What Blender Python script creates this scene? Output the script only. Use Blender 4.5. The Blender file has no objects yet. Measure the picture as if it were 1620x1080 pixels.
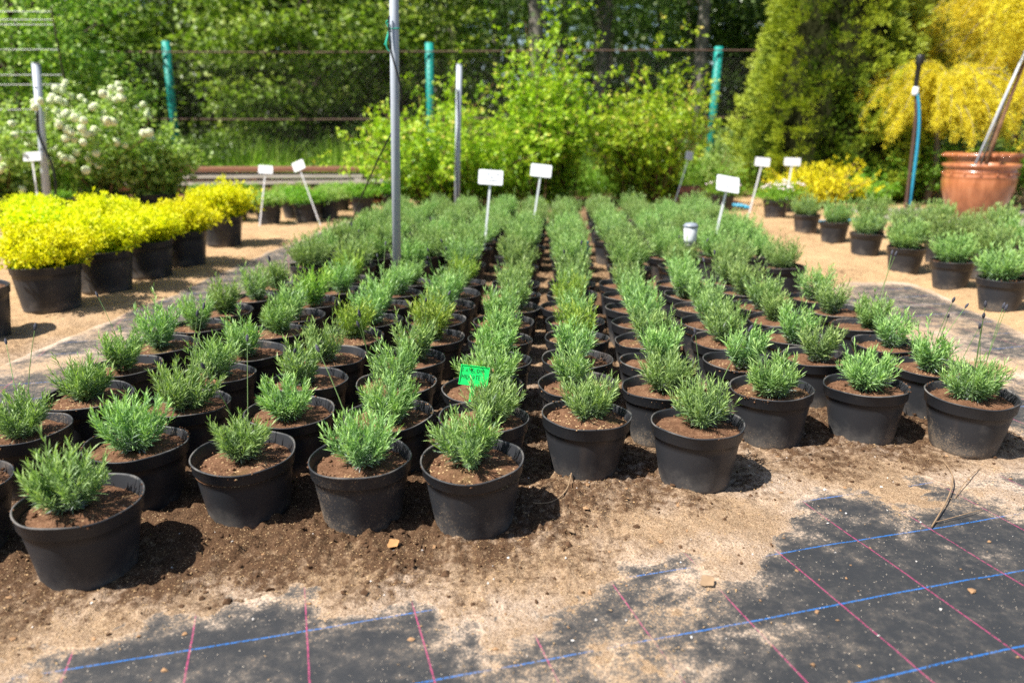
import bpy, math, random
import numpy as np
from mathutils import Vector, Matrix
R = math.radians
rng = np.random.default_rng(7)
random.seed(7)
scene = bpy.context.scene
COL = scene.collection

# ------------------------------------------------------------------ camera, sky, sun, exposure
H = 0.8694
cam_d = bpy.data.cameras.new('camera'); cam = bpy.data.objects.new('camera', cam_d); COL.objects.link(cam)
cam.location = (0, 0, H); cam.rotation_euler = (math.pi/2 - 0.2772, 0, 0)
cam_d.sensor_width = 36; cam_d.lens = 36*1167/1620
cam_d.clip_start = 0.05; cam_d.clip_end = 600
cam_d.dof.use_dof = True; cam_d.dof.focus_distance = 1.95; cam_d.dof.aperture_fstop = 2.2
scene.camera = cam
SUN_EL, SUN_FROM = R(56), Vector((-1.0, -0.52, 0)).normalized()
w = bpy.data.worlds.new('World'); scene.world = w; w.use_nodes = True
nt = w.node_tree; nt.nodes.clear()
sky = nt.nodes.new('ShaderNodeTexSky'); sky.sky_type = 'NISHITA'; sky.sun_disc = False
sky.sun_elevation = SUN_EL; sky.sun_rotation = math.atan2(SUN_FROM.x, SUN_FROM.y)
bg = nt.nodes.new('ShaderNodeBackground'); bg.inputs[1].default_value = 0.07
wo = nt.nodes.new('ShaderNodeOutputWorld')
nt.links.new(sky.outputs[0], bg.inputs[0]); nt.links.new(bg.outputs[0], wo.inputs[0])
sd = bpy.data.lights.new('sun', 'SUN'); sd.energy = 5.0; sd.angle = R(0.5); sd.color = (1, 0.96, 0.88)
sun = bpy.data.objects.new('sun', sd); COL.objects.link(sun)
sdir = Vector((SUN_FROM.x*math.cos(SUN_EL), SUN_FROM.y*math.cos(SUN_EL), math.sin(SUN_EL)))
sun.rotation_euler = sdir.to_track_quat('Z', 'Y').to_euler(); sun.location = sdir*30
scene.view_settings.view_transform = 'Standard'; scene.view_settings.look = 'None'
scene.view_settings.exposure = 1.0; scene.view_settings.gamma = 1
scene.view_settings.use_curve_mapping = False
scene.cycles.max_bounces = 7; scene.cycles.diffuse_bounces = 3; scene.cycles.transmission_bounces = 4
scene.cycles.transparent_max_bounces = 6; scene.cycles.use_denoising = False
scene.cycles.caustics_reflective = False; scene.cycles.caustics_refractive = False

# ------------------------------------------------------------------ helpers: noise
def vnoise(x, y, seed=0):
    xi = np.floor(x).astype(np.int64); yi = np.floor(y).astype(np.int64)
    fx = x-xi; fy = y-yi
    def h(a, b):
        n = (a*374761393 + b*668265263 + seed*1442695041) & 0xFFFFFFFF
        n = ((n ^ (n >> 13))*1274126177) & 0xFFFFFFFF
        n = ((n ^ (n >> 16))*2246822519) & 0xFFFFFFFF
        return ((n ^ (n >> 15)) & 0xFFFFFF)/float(0xFFFFFF)
    ux = fx*fx*(3-2*fx); uy = fy*fy*(3-2*fy)
    return (h(xi, yi)*(1-ux)+h(xi+1, yi)*ux)*(1-uy)+(h(xi, yi+1)*(1-ux)+h(xi+1, yi+1)*ux)*uy
def fbm(x, y, sc, octv=4, seed=0, gain=0.5):
    s = 0; a = 1; t = 0
    for i in range(octv):
        s = s+a*(vnoise(x*sc+13.7*i, y*sc-7.1*i, seed+i)-0.5); t += a; a *= gain; sc *= 2.03
    return s/t*2

# ------------------------------------------------------------------ helpers: materials
class NG:
    def __init__(s, name):
        s.m = bpy.data.materials.new(name); s.m.use_nodes = True; s.t = s.m.node_tree; s.t.nodes.clear()
        s.out = s.n('ShaderNodeOutputMaterial')
    def n(s, typ, ins=None, **kw):
        nd = s.t.nodes.new(typ)
        for k, v in kw.items(): setattr(nd, k, v)
        for k, v in (ins or {}).items(): s.set(nd.inputs[k], v)
        return nd
    def set(s, sock, v):
        if isinstance(v, bpy.types.NodeSocket): s.t.links.new(v, sock)
        elif isinstance(v, (tuple, list)) and len(v) == 3 and sock.type == 'RGBA': sock.default_value = (*v, 1)
        else: sock.default_value = v
    def math(s, op, a, b=0.0, c=None, clamp=False):
        nd = s.n('ShaderNodeMath', operation=op, use_clamp=clamp); s.set(nd.inputs[0], a); s.set(nd.inputs[1], b)
        if c is not None: s.set(nd.inputs[2], c)
        return nd.outputs[0]
    def mix(s, f, a, b):
        nd = s.n('ShaderNodeMix', data_type='RGBA'); s.set(nd.inputs[0], f); s.set(nd.inputs[6], a); s.set(nd.inputs[7], b)
        return nd.outputs[2]
    def ramp(s, f, stops, interp='LINEAR'):
        nd = s.n('ShaderNodeValToRGB'); cr = nd.color_ramp; cr.interpolation = interp
        while len(cr.elements) < len(stops): cr.elements.new(0.5)
        for e, (p, c) in zip(cr.elements, stops):
            e.position = p; e.color = (*c, 1) if not isinstance(c, (int, float)) else (c, c, c, 1)
        s.set(nd.inputs[0], f); return nd.outputs[0]
    def step(s, f, a, b):
        nd = s.n('ShaderNodeMapRange', {0: f, 1: a, 2: b}, interpolation_type='SMOOTHSTEP'); return nd.outputs[0]
    def co(s, which='Object'): return s.n('ShaderNodeTexCoord').outputs[which]
    def noise(s, scale, detail=3, rough=0.55, vec=None, dist=0.0, out=0):
        nd = s.n('ShaderNodeTexNoise', {'Scale': scale, 'Detail': detail, 'Roughness': rough, 'Distortion': dist})
        s.set(nd.inputs['Vector'], vec if vec is not None else s.co()); return nd.outputs[out]
    def vor(s, scale, vec=None, feature='F1', out='Distance'):
        nd = s.n('ShaderNodeTexVoronoi', {'Scale': scale}, feature=feature)
        s.set(nd.inputs['Vector'], vec if vec is not None else s.co()); return nd.outputs[out]
    def attr(s, name): return s.n('ShaderNodeAttribute', attribute_name=name).outputs['Fac']
    def rnd(s): return s.n('ShaderNodeObjectInfo').outputs['Random']
    def bump(s, h, strength=0.5, dist=0.01, normal=None):
        nd = s.n('ShaderNodeBump', {'Height': h, 'Strength': strength, 'Distance': dist})
        if normal is not None: s.set(nd.inputs['Normal'], normal)
        return nd.outputs[0]
    def pbr(s, col, rough=0.6, spec=0.5, normal=None, metal=0.0, **kw):
        nd = s.n('ShaderNodeBsdfPrincipled', {'Base Color': col, 'Roughness': rough, 'Specular IOR Level': spec, 'Metallic': metal})
        for k, v in kw.items(): s.set(nd.inputs[k], v)
        if normal is not None: s.set(nd.inputs['Normal'], normal)
        return nd.outputs[0]
    def done(s, sh): s.t.links.new(sh, s.out.inputs[0]); return s.m

def plain(name, col, rough=0.6, spec=0.5, metal=0.0, var=0.15, scale=8):
    g = NG(name); nz = g.noise(scale, 4)
    dark = tuple(c*(1-var*2) for c in col); lite = tuple(min(1, c*(1+var)) for c in col)
    return g.done(g.pbr(g.mix(nz, dark, lite), rough, spec, g.bump(g.noise(scale*6, 3), 0.15, 0.003), metal))

def leafmat(name, stops, trans=0.35, rough=0.5, spec=0.35, hv=0.16, tcol=(1.0, 1.15, 0.45)):
    g = NG(name); t = g.attr('tint')
    c = g.ramp(t, stops)
    hs = g.n('ShaderNodeHueSaturation', {'Color': c})
    g.set(hs.inputs['Value'], g.math('MULTIPLY_ADD', g.rnd(), hv*2, 1-hv))
    g.set(hs.inputs['Hue'], g.math('MULTIPLY_ADD', g.rnd(), 0.03, 0.485))
    base = hs.outputs[0]
    p = g.pbr(base, rough, spec)
    tc = g.n('ShaderNodeMix', {0: 1.0, 6: base, 7: (*tcol, 1)}, data_type='RGBA', blend_type='MULTIPLY').outputs[2]
    tr = g.n('ShaderNodeBsdfTranslucent', {'Color': tc}).outputs[0]
    ms = g.n('ShaderNodeMixShader', {0: trans, 1: p, 2: tr})
    return g.done(ms.outputs[0])

def sandcol(g, co):
    n2 = g.noise(260, 4, 0.75, co); pale = g.step(g.noise(3.2, 3, 0.6, co), 0.42, 0.66)
    a = g.ramp(n2, [(0.28, (0.13, 0.08, 0.045)), (0.46, (0.36, 0.235, 0.14)), (0.60, (0.52, 0.37, 0.235)), (0.75, (0.72, 0.56, 0.40))])
    b = g.ramp(n2, [(0.28, (0.24, 0.165, 0.11)), (0.46, (0.47, 0.35, 0.26)), (0.60, (0.60, 0.475, 0.37)), (0.75, (0.78, 0.66, 0.54))])
    return g.mix(pale, a, b)
def m_ground_soil():
    g = NG('soil_and_sand'); co = g.co()
    moist = g.attr('moist'); org = g.attr('orange')
    n1 = g.noise(45, 5, 0.65, co); n2 = g.noise(260, 4, 0.7, co); n3 = g.noise(7, 4, 0.6, co)
    sand = sandcol(g, co)
    osand = g.ramp(n2, [(0.25, (0.32, 0.19, 0.09)), (0.5, (0.56, 0.36, 0.19)), (0.75, (0.72, 0.51, 0.31))])
    sand = g.mix(org, sand, osand)
    dark = g.ramp(n2, [(0.25, (0.035, 0.019, 0.010)), (0.5, (0.10, 0.054, 0.029)), (0.8, (0.21, 0.125, 0.068))])
    f = g.step(g.math('ADD', moist, g.math('MULTIPLY', g.math('SUBTRACT', n1, 0.5), 1.9)), 0.12, 0.78)
    c = g.mix(f, sand, dark)
    chipc = g.vor(310, co, out='Color'); chipd = g.vor(310, co)
    sep = g.n('ShaderNodeSeparateColor', {0: chipc})
    chip = g.math('MULTIPLY', g.step(sep.outputs[0], 0.80, 0.82), g.math('LESS_THAN', chipd, 0.42))
    c = g.mix(g.math('MULTIPLY', chip, 0.75), c, g.mix(sep.outputs[1], (0.34, 0.19, 0.09), (0.66, 0.48, 0.27)))
    sh = g.math('LESS_THAN', sep.outputs[2], 0.16)
    c = g.mix(g.math('MULTIPLY', sh, 0.35), c, (0.05, 0.03, 0.018))
    c = g.mix(g.math('MULTIPLY', g.step(n3, 0.35, 0.7), 0.25), c, (0.10, 0.06, 0.035))
    h = g.math('ADD', n1, g.math('MULTIPLY', g.math('ADD', n2, g.math('MULTIPLY', chip, 0.6)), 0.5))
    return g.done(g.pbr(c, 0.95, 0.15, g.bump(h, 1.0, 0.010)))

def m_fabric():
    g = NG('woven_ground_cover'); co = g.co()
    x = g.n('ShaderNodeSeparateXYZ', {0: co})
    X, Y = x.outputs[0], x.outputs[1]
    dust = g.attr('dust')
    wob = g.math('MULTIPLY', g.math('SUBTRACT', g.noise(3, 2, 0.5, co), 0.5), 0.012)
    # printed guide lines: blue across, magenta along, one every 20 cm
    bl = g.math('ADD', g.math('SUBTRACT', g.math('SUBTRACT', Y, g.math('MULTIPLY', X, 0.27)), 1.245), wob)
    ml = g.math('ADD', g.math('ADD', X, g.math('MULTIPLY', g.math('SUBTRACT', Y, 1.02), 0.3)), g.math('ADD', wob, 0.745))
    def line(v, per, half, phase=0):
        a = g.math('ABSOLUTE', g.math('SUBTRACT', g.math('FRACT', g.math('ADD', g.math('DIVIDE', v, per), 0.5+phase)), 0.5))
        return g.math('LESS_THAN', a, half/per)
    lb = line(bl, 0.193, 0.0019); lm = line(ml, 0.205, 0.0016)
    st = g.math('MULTIPLY', g.n('ShaderNodeTexNoise', {'Scale': 330.0, 'Detail': 1.0, 'Vector': co}).outputs[0], 1.0)
    stf = g.math('MULTIPLY', g.step(st, 0.36, 0.47), g.math('SUBTRACT', 1.0, g.step(dust, 0.22, 0.62)))
    # weave
    wx = g.math('SINE', g.math('MULTIPLY', X, 2*math.pi/0.0045)); wy = g.math('SINE', g.math('MULTIPLY', Y, 2*math.pi/0.0032))
    weave = g.math('MULTIPLY', g.math('MULTIPLY', wx, wy), g.math('SUBTRACT', 1.0, g.step(Y, 1.5, 2.2)))
    n1 = g.noise(14, 5, 0.65, co); n2 = g.noise(230, 4, 0.8, co); n3 = g.noise(50, 5, 0.75, co)
    base = g.mix(g.math('MULTIPLY_ADD', weave, 0.25, 0.5), (0.010, 0.011, 0.013), (0.036, 0.038, 0.043))
    base = g.mix(g.math('MULTIPLY', n1, 0.18), base, (0.10, 0.095, 0.09))
    base = g.mix(g.math('MULTIPLY', lb, stf), base, (0.02, 0.13, 0.40))
    base = g.mix(g.math('MULTIPLY', lm, stf), base, (0.32, 0.045, 0.12))
    d = g.math('ADD', dust, g.math('ADD', g.math('MULTIPLY', g.math('SUBTRACT', n3, 0.5), 0.9), g.math('MULTIPLY', g.math('SUBTRACT', n1, 0.5), 0.9)))
    grains = g.step(g.math('ADD', g.math('MULTIPLY', n2, 0.9), g.math('MULTIPLY', d, 0.62)), 0.62, 0.84)
    film = g.math('MULTIPLY', g.step(d, -0.05, 0.9), 0.5)
    sandc = sandcol(g, co)
    c = g.mix(film, base, (0.33, 0.275, 0.22)); c = g.mix(g.math('MULTIPLY', grains, 0.95), c, sandc)
    sp = g.n('ShaderNodeSeparateColor', {0: g.vor(400, co, out='Color')})
    spk = g.math('MULTIPLY', g.step(g.math('ADD', sp.outputs[0], g.math('MULTIPLY', dust, 0.10)), 0.965, 0.98), g.math('LESS_THAN', g.vor(400, co), g.math('MULTIPLY', sp.outputs[1], 0.5)))
    c = g.mix(g.math('MULTIPLY', spk, 0.85), c, g.mix(sp.outputs[2], (0.30, 0.22, 0.15), (0.70, 0.60, 0.48)))
    h = g.math('ADD', g.math('MULTIPLY', weave, 0.4), g.math('MULTIPLY', grains, 1.5))
    return g.done(g.pbr(c, g.math('MULTIPLY_ADD', grains, 0.3, 0.55), 0.35, g.bump(h, 0.5, 0.0012)))

def m_pot():
    g = NG('black_pot_plastic'); co = g.co()
    off = g.n('ShaderNodeVectorMath', {0: co, 1: g.n('ShaderNodeCombineXYZ', {0: g.math('MULTIPLY', g.rnd(), 50), 1: g.math('MULTIPLY', g.rnd(), 31)}).outputs[0]}, operation='ADD').outputs[0]
    z = g.n('ShaderNodeSeparateXYZ', {0: co}).outputs[2]
    n1 = g.noise(14, 5, 0.65, off); n2 = g.noise(240, 4, 0.8, off); n3 = g.noise(4, 3, 0.5, off)
    low = g.math('SUBTRACT', 1.0, g.step(z, 0.0, 0.10))
    d = g.math('ADD', g.math('MULTIPLY', low, 0.45), g.math('MULTIPLY', g.math('SUBTRACT', n1, 0.5), 1.3))
    film = g.math('MULTIPLY', g.step(d, 0.02, 0.7), 0.46)
    gz = g.n('ShaderNodeSeparateXYZ', {0: g.co('Generated')}).outputs[2]
    film = g.math('MAXIMUM', film, g.math('MULTIPLY', g.step(gz, 0.965, 0.99), g.math('MULTIPLY', g.step(n1, 0.35, 0.65), 0.75)))
    spl = g.math('MULTIPLY', g.step(g.math('ADD', n2, g.math('ADD', g.math('MULTIPLY', d, 0.30), g.math('MULTIPLY', g.math('SUBTRACT', n3, 0.5), 0.7))), 0.66, 0.78), 0.5)
    c = g.mix(g.math('MULTIPLY', n3, 0.6), (0.020, 0.021, 0.025), (0.046, 0.048, 0.054))
    c = g.mix(film, c, (0.20, 0.185, 0.17)); c = g.mix(spl, c, (0.33, 0.24, 0.155))
    smear = g.step(g.noise(9, 3, 0.5, g.n('ShaderNodeMapping', {'Vector': off, 'Scale': (1, 1, 0.25)}).outputs[0]), 0.60, 0.72)
    c = g.mix(g.math('MULTIPLY', smear, 0.16), c, (0.20, 0.14, 0.10))
    r = g.math('MULTIPLY_ADD', g.math('ADD', film, spl), 0.4, 0.42)
    return g.done(g.pbr(c, r, 0.24, g.bump(g.math('ADD', n2, n1), 0.12, 0.002)))

def m_potsoil():
    g = NG('potting_compost'); co = g.co()
    off = g.n('ShaderNodeVectorMath', {0: co, 1: g.n('ShaderNodeCombineXYZ', {0: g.math('MULTIPLY', g.rnd(), 40), 1: g.math('MULTIPLY', g.rnd(), 23)}).outputs[0]}, operation='ADD').outputs[0]
    n1 = g.noise(35, 5, 0.7, off); n2 = g.noise(240, 4, 0.7, off); n3 = g.noise(12, 3, 0.5, off)
    c = g.ramp(g.math('MULTIPLY_ADD', n2, 0.6, g.math('MULTIPLY', n1, 0.4)), [(0.3, (0.04, 0.018, 0.010)), (0.5, (0.145, 0.073, 0.040)), (0.72, (0.30, 0.175, 0.105))])
    vc = g.n('ShaderNodeSeparateColor', {0: g.vor(190, off, out='Color')})
    chip = g.math('MULTIPLY', g.step(vc.outputs[0], 0.84, 0.86), g.math('LESS_THAN', g.vor(190, off), 0.45))
    chip = g.math('MULTIPLY', chip, g.step(g.math('ADD', n3, g.math('MULTIPLY', g.math('SUBTRACT', g.rnd(), 0.5), 0.5)), 0.35, 0.6))
    c = g.mix(g.math('MULTIPLY', chip, 0.8), c, (0.60, 0.42, 0.22))
    moss = g.math('MULTIPLY', g.step(n3, 0.52, 0.7), g.math('MULTIPLY', g.step(g.rnd(), 0.3, 0.9), 0.5))
    c = g.mix(moss, c, (0.10, 0.105, 0.03))
    return g.done(g.pbr(c, 0.95, 0.15, g.bump(g.math('ADD', g.math('MULTIPLY', n2, 0.7), n1), 0.9, 0.005)))

def m_terracotta():
    g = NG('glazed_terracotta'); co = g.co()
    n = g.noise(5, 5, 0.6, g.n('ShaderNodeMapping', {'Vector': co, 'Scale': (3, 3, 0.7)}).outputs[0])
    c = g.ramp(n, [(0.3, (0.22, 0.07, 0.028)), (0.55, (0.42, 0.15, 0.065)), (0.8, (0.50, 0.22, 0.11))])
    return g.done(g.pbr(c, 0.28, 0.5, g.bump(g.noise(30, 3), 0.08, 0.004), **{'Coat Weight': 0.4, 'Coat Roughness': 0.12}))

def m_bark(name, a, b, scale=14):
    g = NG(name); co = g.n('ShaderNodeMapping', {'Vector': g.co(), 'Scale': (1, 1, 0.3)}).outputs[0]
    n = g.noise(scale, 5, 0.7, co)
    return g.done(g.pbr(g.ramp(n, [(0.35, a), (0.65, b)]), 0.9, 0.2, g.bump(n, 0.8, 0.02)))

def m_wood():
    g = NG('weathered_plank'); co = g.n('ShaderNodeMapping', {'Vector': g.co(), 'Scale': (0.6, 12, 12)}).outputs[0]
    n = g.noise(5, 5, 0.65, co)
    grey = g.ramp(n, [(0.3, (0.30, 0.27, 0.24)), (0.7, (0.58, 0.54, 0.49))]); brown = g.ramp(n, [(0.3, (0.16, 0.075, 0.045)), (0.7, (0.36, 0.19, 0.12))])
    return g.done(g.pbr(g.mix(g.step(g.rnd(), 0.42, 0.58), grey, brown), 0.85, 0.2, g.bump(n, 0.5, 0.006)))

def m_postgreen():
    g = NG('green_painted_post'); n = g.noise(9, 5, 0.7); n2 = g.noise(40, 4, 0.7)
    c = g.mix(n, (0.0, 0.20, 0.17), (0.01, 0.36, 0.30))
    c = g.mix(g.step(g.math('ADD', g.math('MULTIPLY', n2, 0.6), g.math('MULTIPLY', n, 0.4)), 0.60, 0.68), c, (0.32, 0.16, 0.08))
    return g.done(g.pbr(c, 0.5, 0.4))

M = dict(
 soil=m_ground_soil(), fabric=m_fabric(), pot=m_pot(), comp=m_potsoil(), terra=m_terracotta(),
 bark=m_bark('grey_bark', (0.09, 0.075, 0.06), (0.30, 0.27, 0.23)), darkbark=m_bark('dark_bark', (0.03, 0.022, 0.016), (0.10, 0.075, 0.055)),
 twig=m_bark('twig_bark', (0.12, 0.06, 0.035), (0.26, 0.15, 0.09), 40), wood=m_wood(), postgreen=m_postgreen(),
 galv=plain('galvanised_pipe', (0.46, 0.50, 0.57), 0.4, 0.5, 0.0, 0.06, 5), whitep=plain('white_plastic', (0.86, 0.87, 0.90), 0.4, 0.4, 0, 0.02),
 blackp=plain('black_plastic', (0.018, 0.018, 0.02), 0.4), cable=plain('black_cable', (0.01, 0.01, 0.011), 0.5),
 tie=plain('green_twine', (0.01, 0.42, 0.27), 0.6), ink=plain('black_ink', (0.012, 0.012, 0.014), 0.6), paleink=plain('faded_ink', (0.42, 0.42, 0.45), 0.6),
 blue=plain('blue_pipe', (0.03, 0.34, 0.55), 0.4), brownhose=plain('brown_pipe', (0.10, 0.055, 0.045), 0.5), greyp=plain('grey_plastic', (0.25, 0.28, 0.33), 0.4),
 label=plain('green_label_plastic', (0.0, 0.55, 0.09), 0.35, 0.5, 0, 0.03), rust=plain('rusty_wire', (0.13, 0.07, 0.05), 0.8), wire=plain('wire_mesh_steel', (0.05, 0.04, 0.035), 0.7),
 frost=plain('frosted_plastic', (0.72, 0.75, 0.78), 0.5), pale_wire=plain('pale_wire', (0.36, 0.38, 0.37), 0.5),
 deadleaf=plain('dried_leaf', (0.42, 0.22, 0.09), 0.8, 0.2, 0, 0.2, 60), drytwig=plain('dry_twig', (0.30, 0.20, 0.12), 0.9, 0.2, 0, 0.2, 60),
 clod=plain('soil_crumb', (0.10, 0.056, 0.032), 0.95, 0.1, 0, 0.3, 40), chip=plain('wood_chip', (0.50, 0.33, 0.17), 0.9, 0.15, 0, 0.3, 30),
 brick=plain('red_slab', (0.30, 0.13, 0.10), 0.9, 0.2, 0, 0.2, 20), stone=plain('grey_paving', (0.30, 0.27, 0.23), 0.9, 0.2, 0, 0.15, 12),
 snow=plain('cream_flower', (0.84, 0.89, 0.60), 0.8, 0.1, 0, 0.08, 90), pinkfl=plain('pale_pink_flower', (0.82, 0.68, 0.70), 0.8, 0.1, 0, 0.08, 90),
 bud=plain('lavender_bud', (0.09, 0.09, 0.11), 0.8, 0.1, 0, 0.3, 200), far=plain('forest_floor', (0.05, 0.045, 0.02), 0.95, 0.1, 0, 0.3, 2),
 lav=leafmat('lavender_leaf', [(0.0, (0.42, 0.47, 0.44)), (0.28, (0.17, 0.27, 0.13)), (0.65, (0.28, 0.43, 0.145)), (1.0, (0.44, 0.60, 0.19))], 0.33, 0.45, 0.4),
 lavb=leafmat('lavender_leaf_bright', [(0.0, (0.28, 0.35, 0.24)), (0.28, (0.17, 0.28, 0.07)), (0.65, (0.31, 0.46, 0.08)), (1.0, (0.48, 0.60, 0.11))], 0.35, 0.45, 0.35),
 lavd=leafmat('lavender_leaf_grey', [(0.0, (0.24, 0.30, 0.22)), (0.3, (0.16, 0.26, 0.10)), (0.7, (0.28, 0.43, 0.13)), (1.0, (0.42, 0.56, 0.18))], 0.3, 0.5, 0.35),
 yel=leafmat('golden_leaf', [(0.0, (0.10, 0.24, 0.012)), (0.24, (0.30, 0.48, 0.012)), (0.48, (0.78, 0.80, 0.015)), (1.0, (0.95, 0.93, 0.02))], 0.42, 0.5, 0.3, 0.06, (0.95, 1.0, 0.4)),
 lime=leafmat('lime_shrub_leaf', [(0.0, (0.05, 0.11, 0.012)), (0.35, (0.20, 0.33, 0.02)), (0.85, (0.50, 0.62, 0.035)), (1.0, (0.64, 0.52, 0.12))], 0.38, 0.42, 0.35),
 maple=leafmat('maple_leaf', [(0.0, (0.06, 0.12, 0.015)), (0.45, (0.22, 0.36, 0.045)), (1.0, (0.54, 0.64, 0.18))], 0.4, 0.45, 0.35),
 forest=leafmat('forest_leaf', [(0.0, (0.02, 0.045, 0.008)), (0.5, (0.07, 0.135, 0.02)), (1.0, (0.34, 0.46, 0.09))], 0.42, 0.4, 0.45),
 birch=leafmat('birch_leaf', [(0.0, (0.08, 0.14, 0.03)), (0.5, (0.20, 0.31, 0.08)), (1.0, (0.42, 0.52, 0.22))], 0.45, 0.38, 0.5),
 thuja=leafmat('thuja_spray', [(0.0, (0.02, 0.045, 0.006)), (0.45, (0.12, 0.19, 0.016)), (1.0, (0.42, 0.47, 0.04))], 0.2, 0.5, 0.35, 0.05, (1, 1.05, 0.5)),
 gold=leafmat('golden_thread', [(0.0, (0.16, 0.24, 0.02)), (0.25, (0.72, 0.62, 0.022)), (1.0, (0.96, 0.88, 0.10))], 0.42, 0.6, 0.25, 0.05, (1.0, 0.98, 0.5)),
 spir=leafmat('yellow_spirea_leaf', [(0.0, (0.30, 0.40, 0.015)), (0.3, (0.78, 0.76, 0.015)), (1.0, (0.95, 0.92, 0.03))], 0.4, 0.5, 0.3, 0.05, (0.95, 1, 0.5)),
 vib=leafmat('viburnum_leaf', [(0.0, (0.10, 0.18, 0.04)), (0.4, (0.26, 0.40, 0.08)), (1.0, (0.48, 0.60, 0.20))], 0.42, 0.45, 0.35),
 bushg=leafmat('green_bush_leaf', [(0.0, (0.06, 0.14, 0.015)), (0.5, (0.18, 0.38, 0.03)), (1.0, (0.36, 0.58, 0.08))], 0.4, 0.45, 0.35),
 grass=leafmat('grass_blade', [(0.0, (0.07, 0.13, 0.015)), (0.6, (0.22, 0.36, 0.04)), (1.0, (0.42, 0.52, 0.10))], 0.45, 0.5, 0.3),
)

# ------------------------------------------------------------------ helpers: meshes and objects
def mesh_np(name, V, faces, mat, smooth=False, **attrs):
    V = np.asarray(V, dtype=np.float32).reshape(-1, 3)
    if not isinstance(faces, list): faces = [faces]
    faces = [np.asarray(f, dtype=np.int32) for f in faces if len(f)]
    me = bpy.data.meshes.new(name)
    me.vertices.add(len(V)); me.vertices.foreach_set('co', V.ravel())
    loops = np.concatenate([f.ravel() for f in faces]); tot = np.concatenate([np.full(len(f), f.shape[1], np.int32) for f in faces])
    me.loops.add(len(loops)); me.loops.foreach_set('vertex_index', loops)
    me.polygons.add(len(tot)); st = np.concatenate([[0], np.cumsum(tot)[:-1]]).astype(np.int32)
    me.polygons.foreach_set('loop_start', st)
    me.update(calc_edges=True)
    me.polygons.foreach_set('use_smooth', np.full(len(tot), bool(smooth)))
    for k, a in attrs.items():
        at = me.attributes.new(k, 'FLOAT', 'POINT'); at.data.foreach_set('value', np.asarray(a, dtype=np.float32).ravel())
    for m in (mat if isinstance(mat, (list, tuple)) else [mat]): me.materials.append(m)
    return me
def ob(name, me, parent=None, loc=(0, 0, 0), rot=(0, 0, 0), scale=1.0):
    o = bpy.data.objects.new(name, me); COL.objects.link(o); o.location = loc; o.rotation_euler = rot
    o.scale = (scale,)*3 if isinstance(scale, (int, float)) else scale
    if parent is not None: o.parent = parent
    return o
def tag(o, label=None, cat=None, group=None, kind=None):
    for k, v in (('label', label), ('category', cat), ('group', group), ('kind', kind)):
        if v: o[k] = v
    return o
def thing(name, label, cat, loc=(0, 0, 0), rz=0.0, group=None):
    return tag(ob(name, None, None, loc, (0, 0, rz)), label, cat, group)
def struct(name, me, parent=None): return tag(ob(name, me, parent), kind='structure')

class MB:
    """collects simple solids into one mesh"""
    def __init__(s): s.V = []; s.Q = []; s.T = []; s.n = 0
    def add(s, V, Q=(), T=()):
        s.V.append(np.asarray(V, float)); 
        if len(Q): s.Q.append(np.asarray(Q)+s.n)
        if len(T): s.T.append(np.asarray(T)+s.n)
        s.n += len(V)
    def tube(s, pts, rad, n=8, caps=True):
        pts = np.asarray(pts, float); k = len(pts); rad = np.full(k, rad) if np.isscalar(rad) else np.asarray(rad)
        tan = np.gradient(pts, axis=0); tan /= np.linalg.norm(tan, axis=1)[:, None]+1e-9
        ref = np.array([0, 0, 1.]) if abs(tan[0][2]) < 0.9 else np.array([1., 0, 0])
        V = []
        for i in range(k):
            u = np.cross(tan[i], ref); u /= np.linalg.norm(u)+1e-9; v = np.cross(tan[i], u); ref = -np.cross(tan[i], v)*0+ref
            a = np.linspace(0, 2*np.pi, n, endpoint=False)
            V.append(pts[i]+rad[i]*(np.cos(a)[:, None]*u+np.sin(a)[:, None]*v))
        V = np.concatenate(V); Q = []
        for i in range(k-1):
            for j in range(n): Q.append((i*n+j, i*n+(j+1) % n, (i+1)*n+(j+1) % n, (i+1)*n+j))
        T = []
        if caps:
            V = np.concatenate([V, pts[:1], pts[-1:]])
            for j in range(n): T += [(k*n, (j+1) % n, j), (k*n+1, (k-1)*n+j, (k-1)*n+(j+1) % n)]
        s.add(V, Q, T); return s
    def box(s, c, size, rot=None):
        x, y, z = np.asarray(size)/2
        V = np.array([(a, b, d) for d in (-z, z) for a, b in ((-x, -y), (x, -y), (x, y), (-x, y))])
        if rot is not None: V = V@np.asarray(rot).T
        s.add(V+np.asarray(c), [(0, 3, 2, 1), (4, 5, 6, 7), (0, 1, 5, 4), (1, 2, 6, 5), (2, 3, 7, 6), (3, 0, 4, 7)]); return s
    def lathe(s, prof, n=40, c=(0, 0, 0)):
        prof = np.asarray(prof, float); k = len(prof); a = np.linspace(0, 2*np.pi, n, endpoint=False)
        V = np.stack([prof[:, 0][:, None]*np.cos(a), prof[:, 0][:, None]*np.sin(a), np.repeat(prof[:, 1][:, None], n, 1)], -1).reshape(-1, 3)+np.asarray(c)
        Q = [(i*n+j, i*n+(j+1) % n, (i+1)*n+(j+1) % n, (i+1)*n+j) for i in range(k-1) for j in range(n)]
        s.add(V, Q); return s
    def mesh(s, name, mat, smooth=False):
        F = []
        if s.Q: F.append(np.concatenate(s.Q))
        if s.T: F.append(np.concatenate(s.T))
        return mesh_np(name, np.concatenate(s.V), F, mat, smooth)

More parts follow.
